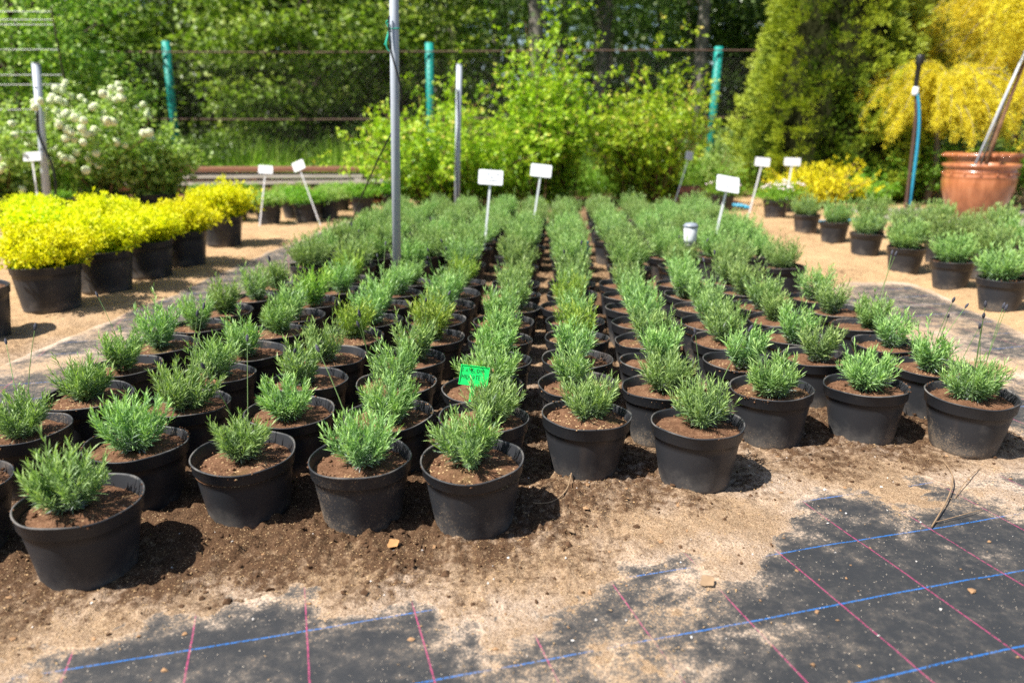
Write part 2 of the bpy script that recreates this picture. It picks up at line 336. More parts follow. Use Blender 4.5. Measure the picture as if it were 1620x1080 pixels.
def norm(a): return a/(np.linalg.norm(a, axis=-1, keepdims=True)+1e-9)
def rand_dir(n, r): return norm(r.normal(size=(n, 3)))
def leaf_arrays(P, D, L, W, N=None, tint=None, r=None, kind='rhomb', curve=0.15):
    """flat leaves at P pointing along D, length L, width W; returns V, faces, tint per vertex"""
    n = len(P); D = norm(D); N = rand_dir(n, r) if N is None else N
    S = norm(np.cross(D, N)); U = np.cross(S, D)
    L = np.broadcast_to(L, (n,))[:, None]; W = np.broadcast_to(W, (n,))[:, None]
    tint = np.full(n, 0.5) if tint is None else tint
    if kind == 'rhomb':
        V = np.stack([P, P+D*L*0.45+S*W/2+U*L*curve*0.4, P+D*L-U*L*curve*0.3, P+D*L*0.45-S*W/2+U*L*curve*0.4], 1)
        F = [np.arange(n*4).reshape(n, 4)]; k = 4
    else:   # ribbon: five vertices
        V = np.stack([P-S*W*0.25, P+S*W*0.25, P+D*L*0.55+S*W/2+U*L*curve*0.35, P+D*L*0.55-S*W/2+U*L*curve*0.35, P+D*L-U*L*curve*0.15], 1)
        b = np.arange(n)[:, None]*5
        F = [b+np.array([0, 1, 2, 3]), b+np.array([3, 2, 4])]; k = 5
    return V.reshape(-1, 3), F, np.repeat(tint, k)
def join_arrays(parts):
    V = []; Q = []; T = []; A = []; n = 0
    for v, F, a in parts:
        for f in F: (Q if f.shape[1] == 4 else T).append(f+n)
        V.append(v); A.append(a); n += len(v)
    F = ([np.concatenate(Q)] if Q else [])+([np.concatenate(T)] if T else [])
    return np.concatenate(V), F, np.concatenate(A)

# ------------------------------------------------------------------ the ground
NEAR = [ # x, y, soil height/cover (>0 covers the fabric), moisture
 (-0.67,1.05,-.7,0),(-0.5,1.08,-.8,0),(-0.36,1.09,-.8,0),(-0.25,1.03,-.7,0),(-0.14,1.07,-.6,0),(-0.2,1.14,-.6,0),(-0.45,1.14,-.75,0),(-0.62,1.16,-.35,.1),
 (-0.85,1.03,-.02,.1),(-0.8,1.14,.12,.2),(-1.0,1.1,.5,.3),
 (-0.30,1.25,.35,.5),(-0.1,1.24,.12,.3),(0.04,1.20,-.05,.15),(0.02,1.10,-.5,.1),(0.06,1.02,-.35,.1),(0.16,1.07,-.1,.1),(0.12,1.15,-.4,.1),
 (0.05,1.32,.25,.3),(0.14,1.36,.5,.45),(0.25,1.42,.45,.3),(0.33,1.50,.6,.05),(0.45,1.50,.6,.0),(0.42,1.42,.25,.0),(0.5,1.45,.4,0),
 (0.27,1.31,-.42,0),(0.38,1.36,-.3,0),(0.27,1.22,-.45,0),(0.20,1.2,-.4,0),(0.33,1.24,-.25,0),(0.46,1.30,-.08,0),(0.38,1.15,-.5,0),(0.25,1.08,-.4,0),
 (0.55,1.22,-.9,0),(0.45,1.14,-.6,0),(0.45,1.05,-.7,0),(0.62,1.36,-.9,0),(0.72,1.15,-.9,0),(0.95,1.2,-1,0),(0.8,1.35,-1,0),(0.9,1.05,-1,0),(1.1,1.1,-1,0),(1.2,1.35,-.9,0),(1.05,1.48,-.8,0),
 (0.72,1.50,-.8,0),(0.8,1.60,-.5,0),(0.72,1.68,.05,.1),(0.95,1.66,.1,.1),(1.1,1.62,-.4,.1),(1.05,1.73,-.3,0),(1.25,1.6,.0,0),(1.2,1.72,.1,.1),(1.35,1.75,-.2,.1),(1.5,1.9,-.2,.2),(1.5,1.5,-.6,0),
 (0.58,1.58,.35,.1),(0.6,1.70,.4,.5),(0.42,1.60,.6,.55),(0.3,1.62,.7,.6),(0.85,1.80,.5,.6),(1.1,1.82,.45,.6),(0.95,1.95,.6,.5),
 (-0.5,1.33,.35,.8),(-0.25,1.36,.5,.85),(-0.05,1.39,.5,.75),(-0.7,1.28,.5,.8),(-0.62,1.42,.8,.95),(-0.45,1.45,1.0,.95),(-0.25,1.48,1.0,.9),(0.05,1.5,.8,.75),(0.15,1.6,.9,.7),(0.3,1.75,.8,.7),
 (-0.9,1.2,.6,.7),(-1.05,1.3,.6,.9),(-1.3,1.2,.5,.5),(-0.75,1.55,1.0,1),(-0.48,1.65,1.0,1),(-0.2,1.7,1.0,.9),(-0.3,1.15,-.55,.1),(-0.4,1.2,-.3,.2),(-0.58,1.22,.15,.4)]
NEAR = np.array(NEAR)
def sst(x, a, b): t = np.clip((x-a)/(b-a), 0, 1); return t*t*(3-2*t)
def cover(X, Y):
    sh = X-0.063*Y
    bed = sst(sh, -1.46, -1.28)*(1-sst(sh, 1.28, 1.42))
    lp = sst(sh, -2.25, -2.08)*(1-bed)*(sh < 0); rp = (1-sst(sh, 2.0, 2.25))*(1-bed)*(sh > 0)
    c = 0.55*np.ones_like(X); m = 0.25*np.ones_like(X)
    c = c*(1-lp)+(-0.95)*lp
    rpf = rp*(1-sst(Y, 3.9, 5.0)); c = c*(1-rpf)+(-0.6)*rpf
    m = m*(1-bed)+0.62*bed; c = np.maximum(c, 0)*bed+0.35*bed+c*(1-bed)
    m = np.where(sh < -1.9, m+0.02, m); m = m-0.15*(1-bed)*sst(Y, 2.2, 3.5)
    big = fbm(X, Y, 2.2, 4, 5); c = c+(0.45+.5*lp+.5*rpf)*big*(1-0.4*bed); m = m+0.35*fbm(X, Y, 1.7, 3, 9)
    near = 1-sst(Y, 1.75, 2.15); near = near*(1-sst(np.abs(X), 1.5, 1.9))
    idx = near > 0.001
    xs, ys = X[idx], Y[idx]; num = np.zeros((len(xs), 2)); den = np.zeros(len(xs))
    for px, py, pc, pm in NEAR:
        wgt = 1/(((xs-px)**2+(ys-py)**2)+0.0012)**1.6
        num[:, 0] += wgt*pc; num[:, 1] += wgt*pm; den += wgt
    k = near[idx]
    cc = num[:, 0]/den+0.34*fbm(xs, ys, 7, 4, 21)+0.40*fbm(xs, ys, 26, 4, 25, 0.65)
    c[idx] = c[idx]*(1-k)+cc*k; m[idx] = m[idx]*(1-k)+(num[:, 1]/den)*k
    return c, np.clip(m, 0, 1)
def height(X, Y, c, m):
    rough = 0.35+0.65*m; side_ = sst(np.abs(X), 1.7, 2.2)*sst(Y, 2.4, 3.2)
    lump = fbm(X, Y, 24, 4, 31, 0.6); grain = fbm(X, Y, 110, 2, 37)
    h = 0.013*np.clip(c, -1, 1.2)+(0.007*lump*rough+0.0022*grain*rough)*np.clip(c*2+0.6, 0.15, 1)
    bil = np.abs(fbm(X, Y, 34, 3, 51)); h += m*np.clip(c*1.5, 0, 1)*(0.030*bil+0.014*np.abs(fbm(X, Y, 80, 2, 57))+0.010*sst(fbm(X, Y, 9, 3, 53), -.2, .5))
    h += 0.012*fbm(X, Y, 1.1, 2, 3)*sst(Y, 2.6, 4)*0.6
    h += side_*(0.016*fbm(X, Y, 7, 3, 63)+.012*np.abs(fbm(X, Y, 20, 3, 65)))*np.clip(c*2, 0, 1)
    return h+0.0008
def grid(xs, ys):
    X, Y = np.meshgrid(xs, ys); nx, ny = len(xs), len(ys)
    i = (np.arange(ny-1)[:, None]*nx+np.arange(nx-1)).ravel()
    return X, Y, np.stack([i, i+1, i+nx+1, i+nx], 1)
u = np.linspace(-1, 1, 620); xs = 1.5*u+5.2*np.sign(u)*np.abs(u)**4.2
ys = 0.78*np.exp(np.linspace(0, math.log(13.0/0.78), 540))
X, Y, Q = grid(xs, ys); X = X*(0.55+0.45*np.clip(Y/3.0, 0.6, 1.6)); 
c, m = cover(X.ravel(), Y.ravel()); Z = height(X.ravel(), Y.ravel(), c, m)
org = np.clip(sst(Y.ravel(), 2.0, 4.0)*0.9+0.25*(X.ravel() > 1.8), 0, 1)
struct('soil', mesh_np('soil', np.stack([X.ravel(), Y.ravel(), Z], 1), Q, M['soil'], True, moist=m, orange=org))
def soil_z(x, y):
    a = np.atleast_1d(np.asarray(x, float)); b = np.atleast_1d(np.asarray(y, float)); cc, mm = cover(a.copy(), b.copy()); return height(a, b, cc, mm)
X, Y, Q = grid(np.linspace(-3.4, 3.4, 340), 0.5*np.exp(np.linspace(0, math.log(7.5/0.5), 300)))
c, m = cover(X.ravel(), Y.ravel())
wr = 0.0016*fbm(X.ravel(), Y.ravel(), 6, 2, 44)
dust = np.clip(0.62+c*0.85, 0.05, 1.1)+0.24*sst(Y.ravel(), 1.9, 2.5)
struct('ground_cover', mesh_np('ground_cover', np.stack([X.ravel(), Y.ravel(), wr-0.001], 1), Q, M['fabric'], True, dust=dust))
X, Y, Q = grid(np.linspace(-150, 150, 30), np.linspace(-60, 240, 30))
struct('ground', mesh_np('ground', np.stack([X.ravel(), Y.ravel(), X.ravel()*0-0.055], 1), Q, M['far']))

# ------------------------------------------------------------------ crumbs and chips on the ground
def scatter_pts(n, x0, x1, y0, y1, mn=0.05, r=rng):
    yy = y0*np.exp(r.random(n)*math.log(y1/y0)); xx = r.uniform(x0, x1, n)
    cc, mm = cover(xx.copy(), yy.copy()); k = cc > mn
    return xx[k], yy[k], cc[k], mm[k], height(xx, yy, cc, mm)[k]
ICO = None
def ico():
    t = (1+5**.5)/2
    V = np.array([(-1, t, 0), (1, t, 0), (-1, -t, 0), (1, -t, 0), (0, -1, t), (0, 1, t), (0, -1, -t), (0, 1, -t), (t, 0, -1), (t, 0, 1), (-t, 0, -1), (-t, 0, 1)])/1.9
    F = np.array([(0, 11, 5), (0, 5, 1), (0, 1, 7), (0, 7, 10), (0, 10, 11), (1, 5, 9), (5, 11, 4), (11, 10, 2), (10, 7, 6), (7, 1, 8), (3, 9, 4), (3, 4, 2), (3, 2, 6), (3, 6, 8), (3, 8, 9), (4, 9, 5), (2, 4, 11), (6, 2, 10), (8, 6, 7), (9, 8, 1)])
    return V, F
IV, IF = ico()
def lumps(P, S, r, squash=0.7):
    n = len(P); V = IV[None]*(1+0.30*r.normal(size=(n, 12, 1)))*r.uniform(.6, 1.3, (n, 1, 3))*S[:, None, None]; V[..., 2] *= squash
    V += P[:, None]; F = IF[None]+np.arange(n)[:, None, None]*12
    return V.reshape(-1, 3), F.reshape(-1, 3)
xx, yy, cc, mm, hh = scatter_pts(30000, -1.6, 1.7, 1.0, 3.0, -.1)
k = rng.random(len(xx)) < 0.06+0.94*mm**1.5; xx, yy, hh = xx[k], yy[k], hh[k]
S = 0.0009+0.0045*rng.random(len(xx))**4; S[:90] = rng.uniform(0.005, 0.009, 90)
V, F = lumps(np.stack([xx, yy, hh+S*0.25], 1), S, rng)
tag(ob('soil_crumbs', mesh_np('soil_crumbs', V, F, M['clod'])), 'loose dark soil crumbs scattered between the front pots', 'soil', kind='stuff')
xx, yy, cc, mm, hh = scatter_pts(34000, -2.2, 2.6, 0.98, 4.5, -0.50)
k = rng.random(len(xx)) < np.clip(.75+cc, .05, 1); xx, yy, hh = xx[k], yy[k], hh[k]
a = rng.uniform(0, 6.28, len(xx)); D = np.stack([np.cos(a), np.sin(a), rng.normal(0, .25, len(xx))], 1)
V, F, T = leaf_arrays(np.stack([xx, yy, np.maximum(hh, 0.0005)+0.0015], 1), D, rng.uniform(.002, .0075, len(xx)), rng.uniform(.001, .003, len(xx)), N=norm(np.stack([rng.normal(0, .4, len(xx)), rng.normal(0, .4, len(xx)), np.ones(len(xx))], 1)))
tag(ob('wood_chips', mesh_np('wood_chips', V, F, M['chip'])), 'pale wood chips and shavings strewn over sand and ground cover', 'wood chips', kind='stuff')

# ------------------------------------------------------------------ pots
RO, PH = 0.115, 0.1674
def pot_mesh(name, ro=RO, h=PH, n=64, band=0.030, mat=None, base=0.745, seed=0):
    rb = ro*base; t = 0.0026; rc = ro-0.008
    pr = [(0.0, 0.004), (rb*0.9, 0.004), (rb*0.955, 0.0), (rb, 0.003), (rb+(rc-rb)*0.5, (h-band)*0.5), (rc-0.0005, h-band-0.001), (rc+0.0035, h-band), (rc+0.005, h-band+0.002),
          (ro-0.001, h-0.004), (ro+0.0008, h-0.002), (ro, h), (ro-t, h), (ro-t-0.001, h-0.004), (rc-t-0.002, h-band), (rc-t-0.005, h-band-0.03)]
    # split the wall into more rings so that dents show
    pr = pr[:4]+[(rb+(rc-rb)*q, 0.003+(h-band-0.004)*q) for q in (.12, .25, .4, .55, .7, .85)]+pr[5:]
    mb = MB().lathe(pr, n); V = mb.V[0]; a = np.arctan2(V[:, 1], V[:, 0]); r_ = np.random.default_rng(seed+40); ph = r_.uniform(0, 6.28, 6); k = V[:, 2]/h
    f = 1+.012*np.sin(2*a+ph[0])*k**2+.006*np.sin(3*a+ph[1])+.004*np.sin(7*a+ph[2]+k*4)*k+.006*vnoise(a*2.2+9+ph[3], k*4, seed)
    V[:, :2] *= f[:, None]; V[:, 2] += (.0022*np.sin(2*a+ph[4])+.0012*np.sin(5*a+ph[5]))*k**3*(ro/RO)
    notch = (np.abs(((a+ph[0]) % (math.pi/3))-math.pi/6) < .13) & (V[:, 2] < .004) & (np.hypot(V[:, 0], V[:, 1]) > rb*.85); V[notch, 2] += .007; mb.V[0] = V
    return mb.mesh(name, mat or M['pot'], True)
def soil_mesh(name, r0, z, seed, n=40, rings=13, mound=0.008):
    r = np.random.default_rng(seed); a = np.linspace(0, 2*np.pi, n, endpoint=False); rr = np.linspace(0.06, 1, rings)**0.8
    A, Rr = np.meshgrid(a, rr); x = Rr*r0*np.cos(A); y = Rr*r0*np.sin(A); ox = seed*3.1
    zz = z+mound*(1-Rr**2)+(0.010*fbm(x+ox, y, 34, 3, 61+seed)+0.005*np.abs(fbm(x+ox, y, 95, 2, 71+seed)))*(1.05-0.3*Rr)
    zz = np.where(Rr > 0.98, z-0.004, zz)
    V = np.stack([x, y, zz], -1).reshape(-1, 3); Q = [(i*n+j, i*n+(j+1) % n, (i+1)*n+(j+1) % n, (i+1)*n+j) for i in range(rings-1) for j in range(n)]
    V = np.concatenate([V, [(0, 0, z+mound)]]); T = [(len(V)-1, j, (j+1) % n) for j in range(n)]
    # crumbs and chips standing proud
    k = 190; pa = r.uniform(0, 6.28, k); pr = r0*0.93*np.sqrt(r.random(k)); S = 0.0010+0.0042*r.random(k)**2.5
    LV, LF = lumps(np.stack([pr*np.cos(pa), pr*np.sin(pa), np.full(k, z+mound*0.6)], 1), S, r)
    k = 34; pa = r.uniform(0, 6.28)+np.concatenate([r.normal(0, .35, 20), r.normal(2.4, .9, 14)]); S2 = 0.0010+0.0030*r.random(k)**2; V2, F2 = lumps(np.stack([(r0+.0035)*np.cos(pa), (r0+.0035)*np.sin(pa), z+.0225+r.normal(0, .0015, k)-.006*(r.random(k) < .3)], 1), S2, r)
    LF = np.concatenate([LF, F2+len(LV)]); LV = np.concatenate([LV, V2])
    me = mesh_np(name, np.concatenate([V, LV]), [np.array(Q), np.concatenate([np.array(T), LF+len(V)])], M['comp'], True)
    return me
POT = [pot_mesh('pot_%d' % i, band=(.030, .034, .028, .031, .032)[i], base=(.745, .72, .76, .735, .75)[i], seed=i) for i in range(5)]
SOIL = [soil_mesh('compost_%d' % i, RO-0.005, PH-0.0225, i+1, mound=0.004+0.004*(i % 3)) for i in range(6)]

# ------------------------------------------------------------------ lavender
def lavender(seed, rad, hgt, nst, nlv, L, W, mat, kind='ribbon', flop=1.0, stray=2):
    r = np.random.default_rng(seed)
    az = r.uniform(0, 2*np.pi, nst); th = R(72)*flop*np.sqrt(r.random(nst))
    ln = hgt*(1-0.22*(th/R(72))**2)*r.uniform(0.62, 1.1, nst)
    ln[:stray] *= r.uniform(1.15, 1.4, stray); th[:stray] *= 0.55
    br = rad*0.16*np.sqrt(r.random(nst))
    ca, sa = np.cos(az), np.sin(az); out = np.stack([ca, sa, 0*ca], 1)
    base = out*br[:, None]+np.array([0, 0, -0.006])
    t = np.linspace(0.12, 1, nlv)[None]*np.ones((nst, 1)); t = t+r.normal(0, 0.02, t.shape)
    def path(t):
        ang = th[:, None]*(1-0.28*t)   # stems start low and turn up
        rr = ln[:, None]*t*np.sin(ang); zz = ln[:, None]*t*np.cos(ang*(1-0.10*t))
        bend = 0.012*np.sin(t*3+az[:, None]*5)
        return base[:, None]+out[:, None]*rr[..., None]+np.array([0, 0, 1.])*zz[..., None]+np.stack([-sa, ca, 0*sa], 1)[:, None]*bend[..., None]*t[..., None]
    P = path(t); T = norm(path(t+0.02)-path(t-0.02))
    ph = (np.arange(nlv)[None]*1.57+np.where(np.arange(nlv) % 2, math.pi, 0)[None]*1.0+az[:, None]*3)+r.normal(0, 0.35, (nst, nlv))
    ref = rand_dir(nst, r)[:, None]; A = norm(np.cross(T, ref)); B = np.cross(T, A)
    side = np.cos(ph)[..., None]*A+np.sin(ph)[..., None]*B
    spread = R(58)-R(34)*t+r.normal(0, 0.12, t.shape)
    D = T*np.cos(spread)[..., None]+side*np.sin(spread)[..., None]
    D[..., 2] += 0.10*t-0.08
    LL = L*(0.70+0.55*np.sin(np.clip(t, 0, 1)*2.6))*r.uniform(0.65, 1.15, t.shape)
    tint = np.clip(0.08+0.72*t**0.8+r.normal(0, 0.16, t.shape), 0, 1)
    N = norm(T*0.6+side*-0.5+0.35*r.normal(size=T.shape))
    fl = lambda a: a.reshape(-1, a.shape[-1]) if a.ndim == 3 else a.ravel()
    parts = [leaf_arrays(fl(P), fl(D), fl(LL), W*r.uniform(0.75, 1.2, P.shape[0]*P.shape[1]), fl(N), fl(tint), r, kind)]
    # stems as slim ribbons
    ts = np.linspace(0, 0.97, 4)[None]*np.ones((nst, 1)); Ps = path(ts); S = norm(np.cross(norm(Ps[:, 1:2]-Ps[:, :1]), np.array([0.3, -1, 0.2])))*W*0.22
    V = np.stack([Ps-S, Ps+S], 2).reshape(-1, 3); b = (np.arange(nst)[:, None]*8+np.arange(3)[None]*2).ravel()[:, None]
    parts.append((V, [b+np.array([0, 1, 3, 2])], np.full(len(V), 0.35)))
    # low silver leaves around the foot
    k = nst*3; a = r.uniform(0, 6.28, k); rr = rad*0.35*np.sqrt(r.random(k)); o = np.stack([np.cos(a), np.sin(a), 0*a], 1)
    P2 = o*rr[:, None]+np.array([0, 0, 1.])*(hgt*0.18*r.random(k))[:, None]; D2 = o+0.5*r.normal(size=o.shape)*[1, 1, 0]+np.array([0, 0, .25])
    parts.append(leaf_arrays(P2, D2, L*r.uniform(.5, .9, k), W*0.9, None, np.clip(r.normal(0.05, 0.08, k), 0, 1), r, kind))
    V, F, A = join_arrays(parts); return mesh_np('lavender_plant', V, F, mat, False, tint=A)
LAVN = [lavender(10+i, 0.064, 0.116+0.012*(i % 3), 82+6*(i % 3), 26, 0.024, 0.0030, M['lav']) for i in range(8)]
LAVM = [lavender(30+i, 0.070, 0.140+0.010*(i % 3), 58, 22, 0.030, 0.0045, (M['lav'], M['lavb'], M['lav'], M['lavd'], M['lav'], M['lav'])[i], 'rhomb', 0.70, 5) for i in range(6)]
LAVR = [lavender(50+i, 0.085, 0.155+0.010*i, 120, 20, 0.030, 0.0048, M['lavd'] if i != 2 else M['lav'], 'rhomb', 1.05, 3) for i in range(5)]
LAVS = [lavender(70+i, 0.10, 0.165+0.012*i, 150, 20, 0.030, 0.0052, M['lavd'] if i % 2 else M['lav'], 'rhomb', 1.1, 2) for i in range(4)]

def stalk_mesh(seed):
    r = np.random.default_rng(seed); mb = MB(); h = r.uniform(0.22, 0.31); a = r.uniform(0, 6.28); ln = r.uniform(0.03, 0.09)
    t = np.linspace(0, 1, 6); pts = np.stack([math.cos(a)*ln*t**1.4, math.sin(a)*ln*t**1.4, h*t], 1)
    mb.tube(pts, np.linspace(0.0013, 0.0008, 6), 5); d = pts[-1]-pts[-2]; d /= np.linalg.norm(d)
    mb.tube([pts[-1]+d*s for s in (0, .004, .010, .016, .020)], [.0012, .0033, .0042, .003, .0008], 6)
    me = mb.mesh('flower_stalk', [M['lav'], M['bud']]); at = me.attributes.new('tint', 'FLOAT', 'POINT'); at.data.foreach_set('value', np.full(len(me.vertices), 0.55, np.float32))
    nv = np.array([p.center.z > pts[-1][2]-0.001 for p in me.polygons]); me.polygons.foreach_set('material_index', nv.astype(np.int32)); return me
STALK = [stalk_mesh(i) for i in range(4)]

ORD = ['first', 'second', 'third', 'fourth', 'fifth', 'sixth', 'seventh', 'eighth', 'ninth', 'tenth', 'eleventh', 'twelfth', 'thirteenth', 'fourteenth']
def potted_lavender(x, y, plants, label, group, s=1.0, tilt=None, stalks=0, off=None, r=random):
    z = 0.0
    root = thing('potted_lavender', label, 'potted plant', (x, y, max(z, -0.001)), r.uniform(0, 6.28), group)
    if tilt is None: tilt = (r.gauss(0, 0.018), r.gauss(0, 0.018))
    root.rotation_euler = (tilt[0], tilt[1], 0)
    rz = r.uniform(0, 6.28)
    ob('pot', r.choice(POT), root, rot=(0, 0, rz))
    so = ob('soil', r.choice(SOIL), root, rot=(0, 0, r.uniform(0, 6.28)), loc=(0, 0, r.uniform(-0.006, 0.003)))
    ox, oy = off if off else (r.gauss(0, 0.010), r.gauss(0, 0.010))
    p = ob('lavender_plant', r.choice(plants), root, (ox, oy, PH-0.012), (r.gauss(0, .05), r.gauss(0, .05), r.uniform(0, 6.28)), s*r.uniform(0.92, 1.08))
    for i in range(stalks):
        ob('flower_stalk', r.choice(STALK), root, (ox+r.gauss(0, .018), oy+r.gauss(0, .018), PH-0.01), (r.gauss(0, .1), r.gauss(0, .1), r.uniform(0, 6.28)), r.uniform(0.85, 1.1))
    return root

COLN = ['the yellow shrub side column', 'the second column from the yellow shrubs', 'the third column from the yellow shrubs', 'the fourth column from the yellow shrubs',
        'the green label column', 'the column lining the sand lane', 'the second column past the sand lane', 'the third column past the sand lane',
        'the second column from the side block', 'the column facing the side block']
START = [[(-1.18, 1.40), (-1.215, 1.69), (-1.178, 1.935), (-1.21, 2.19)], [(-.8625, 1.325), (-.885, 1.60), (-.88, 1.86), (-.89, 2.11)], [(-.612, 1.557), (-.585, 1.81), (-.60, 2.06)],
         [(-.343, 1.527), (-.315, 1.785), (-.335, 2.035)], [(-.087, 1.523), (-.075, 1.765), (-.078, 2.00)], [(.189, 1.783), (.195, 2.03)], [(.469, 1.732), (.43, 1.995), (.46, 2.24)],
         [(.75, 1.996), (.73, 2.25)], [(1.028, 2.015), (1.00, 2.29)], [(1.283, 1.939), (1.315, 2.19), (1.30, 2.45)]]
LABEL0 = {(0, 0): 'potted lavender cut by the frame edge beside the lowest, frontmost pot', (1, 0): 'lavender pot standing lowest in view, alone ahead of the others on dark crumbly soil',
          (4, 0): 'frontmost lavender pot of the green label column, off-centre plant, long round shadow', (6, 0): 'leaning lavender pot where the pale sand meets the dark soil',
          (9, 0): 'lavender pot with many tall flower stalks at the corner by the bare ground cover', (5, 0): 'frontmost lavender just across the sand lane from the green label',
          (4, 2): 'lavender pot holding the small green handwritten label', (8, 0): 'lavender pot with a pale scuffed foot beside the stalked corner pot'}
near_pots = 0
for ci, st in enumerate(START):
    pts = list(st); x0, y0 = pts[-1]
    end = 3.62 if ci < 9 else 3.3
    while pts[-1][1]+0.25 < end:
        x, y = pts[-1]; pts.append((x0+0.063*(y+0.25-y0)+random.gauss(0, .010), y+0.247+random.gauss(0, .006)))
        x0 += 0
    for k, (x, y) in enumerate(pts):
        plants = LAVN if y < 2.02 else LAVM
        lab = LABEL0.get((ci, k)) or 'potted lavender, %s from the front in %s' % (ORD[k], COLN[ci])
        s = .80 if (ci, k) == (4, 1) else .92 if y < 1.75 else 1.0 if y < 2.02 else 0.86+0.06*min(1, (y-2.0))
        stalks = {(9, 0): 6, (0, 1): 2, (1, 2): 2, (1, 3): 0, (2, 1): 1, (3, 0): 1, (9, 1): 3, (0, 3): 1}.get((ci, k), 2 if random.random() < 0.15 else 0)
        off = {(1, 0): (-0.022, 0.0), (9, 0): (0.0, 0.006), (6, 0): (0.02, 0.015), (4, 0): (-0.010, 0.02), (2, 0): (-0.012, .01), (5, 0): (.008, .01), (4, 1): (.02, .012), (4, 2): (.02, .02)}.get((ci, k))
        potted_lavender(x, y, plants, lab, 'lavender pots in the front block', s, stalks=stalks, off=off); near_pots += 1
COLR = ['the path edge column', 'the second column from the path', 'the third column from the path', 'the column behind the tall pole', 'the column of the first white sign',
        'the middle column', 'the column past the sand gap', 'the third column from the side block', 'the second column from the side block', 'the column facing the side block']
far_pots = 0
for ci in range(10):
    for k in range(10):
        y = 3.98+k*0.315+random.gauss(0, .02); x = -1.24+ci*0.292+0.063*y-0.15+random.gauss(0, .018)
        if ci in (5, 6): x += 0.02 if ci == 6 else -0.02
        if (ci == 0 and k > 8): continue
        potted_lavender(x, y, LAVR, 'bushy rear block lavender, %s deep in %s' % (ORD[k], COLR[ci]), 'lavender pots in the rear block', random.uniform(0.88, 1.02)); far_pots += 1
# the block on the terracotta side: rows standing further apart
rb = [(2.50, 3.62, 'round grey lavender in the frontmost pot of the sandy side block'), (2.56, 4.16, 'round lavender, second pot along the sandy side block edge'),
      (2.55, 4.66, 'round lavender, third pot along the sandy side block edge'), (2.61, 5.33, 'round lavender, fourth pot along the sandy side block edge, white tag behind'),
      (2.66, 5.99, 'round lavender, fifth pot along the sandy side block edge'), (2.65, 6.55, 'small lavender pot ending the sandy side block, near the blue pipe'),
      (2.86, 3.86, 'lavender behind the frontmost pot of the sandy side block'), (2.93, 4.42, 'bushy lavender in the second line of the side block, second pot'),
      (2.96, 4.98, 'bushy lavender in the second line of the side block, third pot'), (3.02, 5.6, 'bushy lavender in the second line of the side block, fourth pot'),
      (3.06, 6.2, 'bushy lavender in the second line of the side block, fifth pot'),
      (3.28, 4.15, 'lavender in the third line of the side block, at the photo edge'), (3.32, 4.75, 'lavender in the third line of the side block, in front of the terracotta pot'),
      (3.38, 5.35, 'lavender in the third line of the side block, third pot'), (3.43, 5.95, 'lavender in the third line of the side block, last pot'),
      (3.72, 5.0, 'lavender in the fourth line of the side block, first pot'), (3.8, 5.65, 'lavender in the fourth line of the side block, under the terracotta pot')]
for x, y, lab in rb:
    potted_lavender(x-.05, y, LAVS, lab, 'lavender pots standing apart on the sand', random.uniform(0.98, 1.1))

# ------------------------------------------------------------------ labels, signs, lamp, poles
STROKES = {'L': [[(0, 1), (0, 0), (.6, 0)]], 'A': [[(0, 0), (.35, 1), (.7, 0)], [(.12, .38), (.58, .38)]], 'V': [[(0, 1), (.32, 0), (.65, 1)]], 'E': [[(.6, 1), (0, 1), (0, 0), (.6, 0)], [(0, .5), (.5, .5)]],
 'N': [[(0, 0), (0, 1), (.6, 0), (.6, 1)]], 'D': [[(0, 0), (0, 1), (.4, .9), (.6, .5), (.4, .1), (0, 0)]], 'U': [[(0, 1), (.05, .15), (.3, 0), (.55, .15), (.6, 1)]], 'H': [[(0, 0), (0, 1)], [(.6, 0), (.6, 1)], [(0, .5), (.6, .5)]],
 'I': [[(.1, 0), (.1, 1)]], 'C': [[(.6, .85), (.3, 1), (0, .5), (.3, 0), (.6, .15)]], 'O': [[(.3, 0), (0, .5), (.3, 1), (.6, .5), (.3, 0)]], 'T': [[(0, 1), (.65, 1)], [(.33, 1), (.33, 0)]]}
def writing(words_, size, step, w, mat, origin=(0, 0), lead=1.6):
    mb = MB(); r = random.Random(3)
    for li, wd in enumerate(words_):
        x = origin[0]; y = origin[1]-li*size*lead
        for ch in wd:
            dy = r.gauss(0, size*.06)
            for st in STROKES.get(ch, []):
                mb.tube([(x+px*size*0.8+r.gauss(0, size*.02), 0, y+dy+py*size) for px, py in st], w, 4)
            x += size*step*(0.55 if ch == 'I' else 1)
    return mb.mesh('lettering', mat)
gl = thing('plant_label', 'small bright green plant label handwritten in black, tilted in a pot', 'plant label', (-0.108, 1.915, 0.194)); gl.scale = (1.12, 1.12, 1.12)
gl.rotation_euler = (R(-24), R(5), R(-8))
mb = MB().box((0, 0, 0.028), (0.072, 0.0016, 0.050))
for c_, s_ in (((0, -.0016, .052), (.072, .0035, .002)), ((0, -.0016, .004), (.072, .0035, .002)), ((-.035, -.0016, .028), (.002, .0035, .046)), ((.035, -.0016, .028), (.002, .0035, .046))): mb.box(c_, s_)
ob('plate', mb.mesh('label_plate', M['label']), gl); ob('spike', MB().box((0, 0, -0.028), (0.010, 0.002, 0.064)).mesh('label_spike', M['label']), gl)
ob('lettering', writing(['LAVENDUL', 'HIDCOTE'], 0.0100, 0.74, 0.0007, M['ink'], (-0.030, 0.0355)), gl, (0, -0.0013, 0))

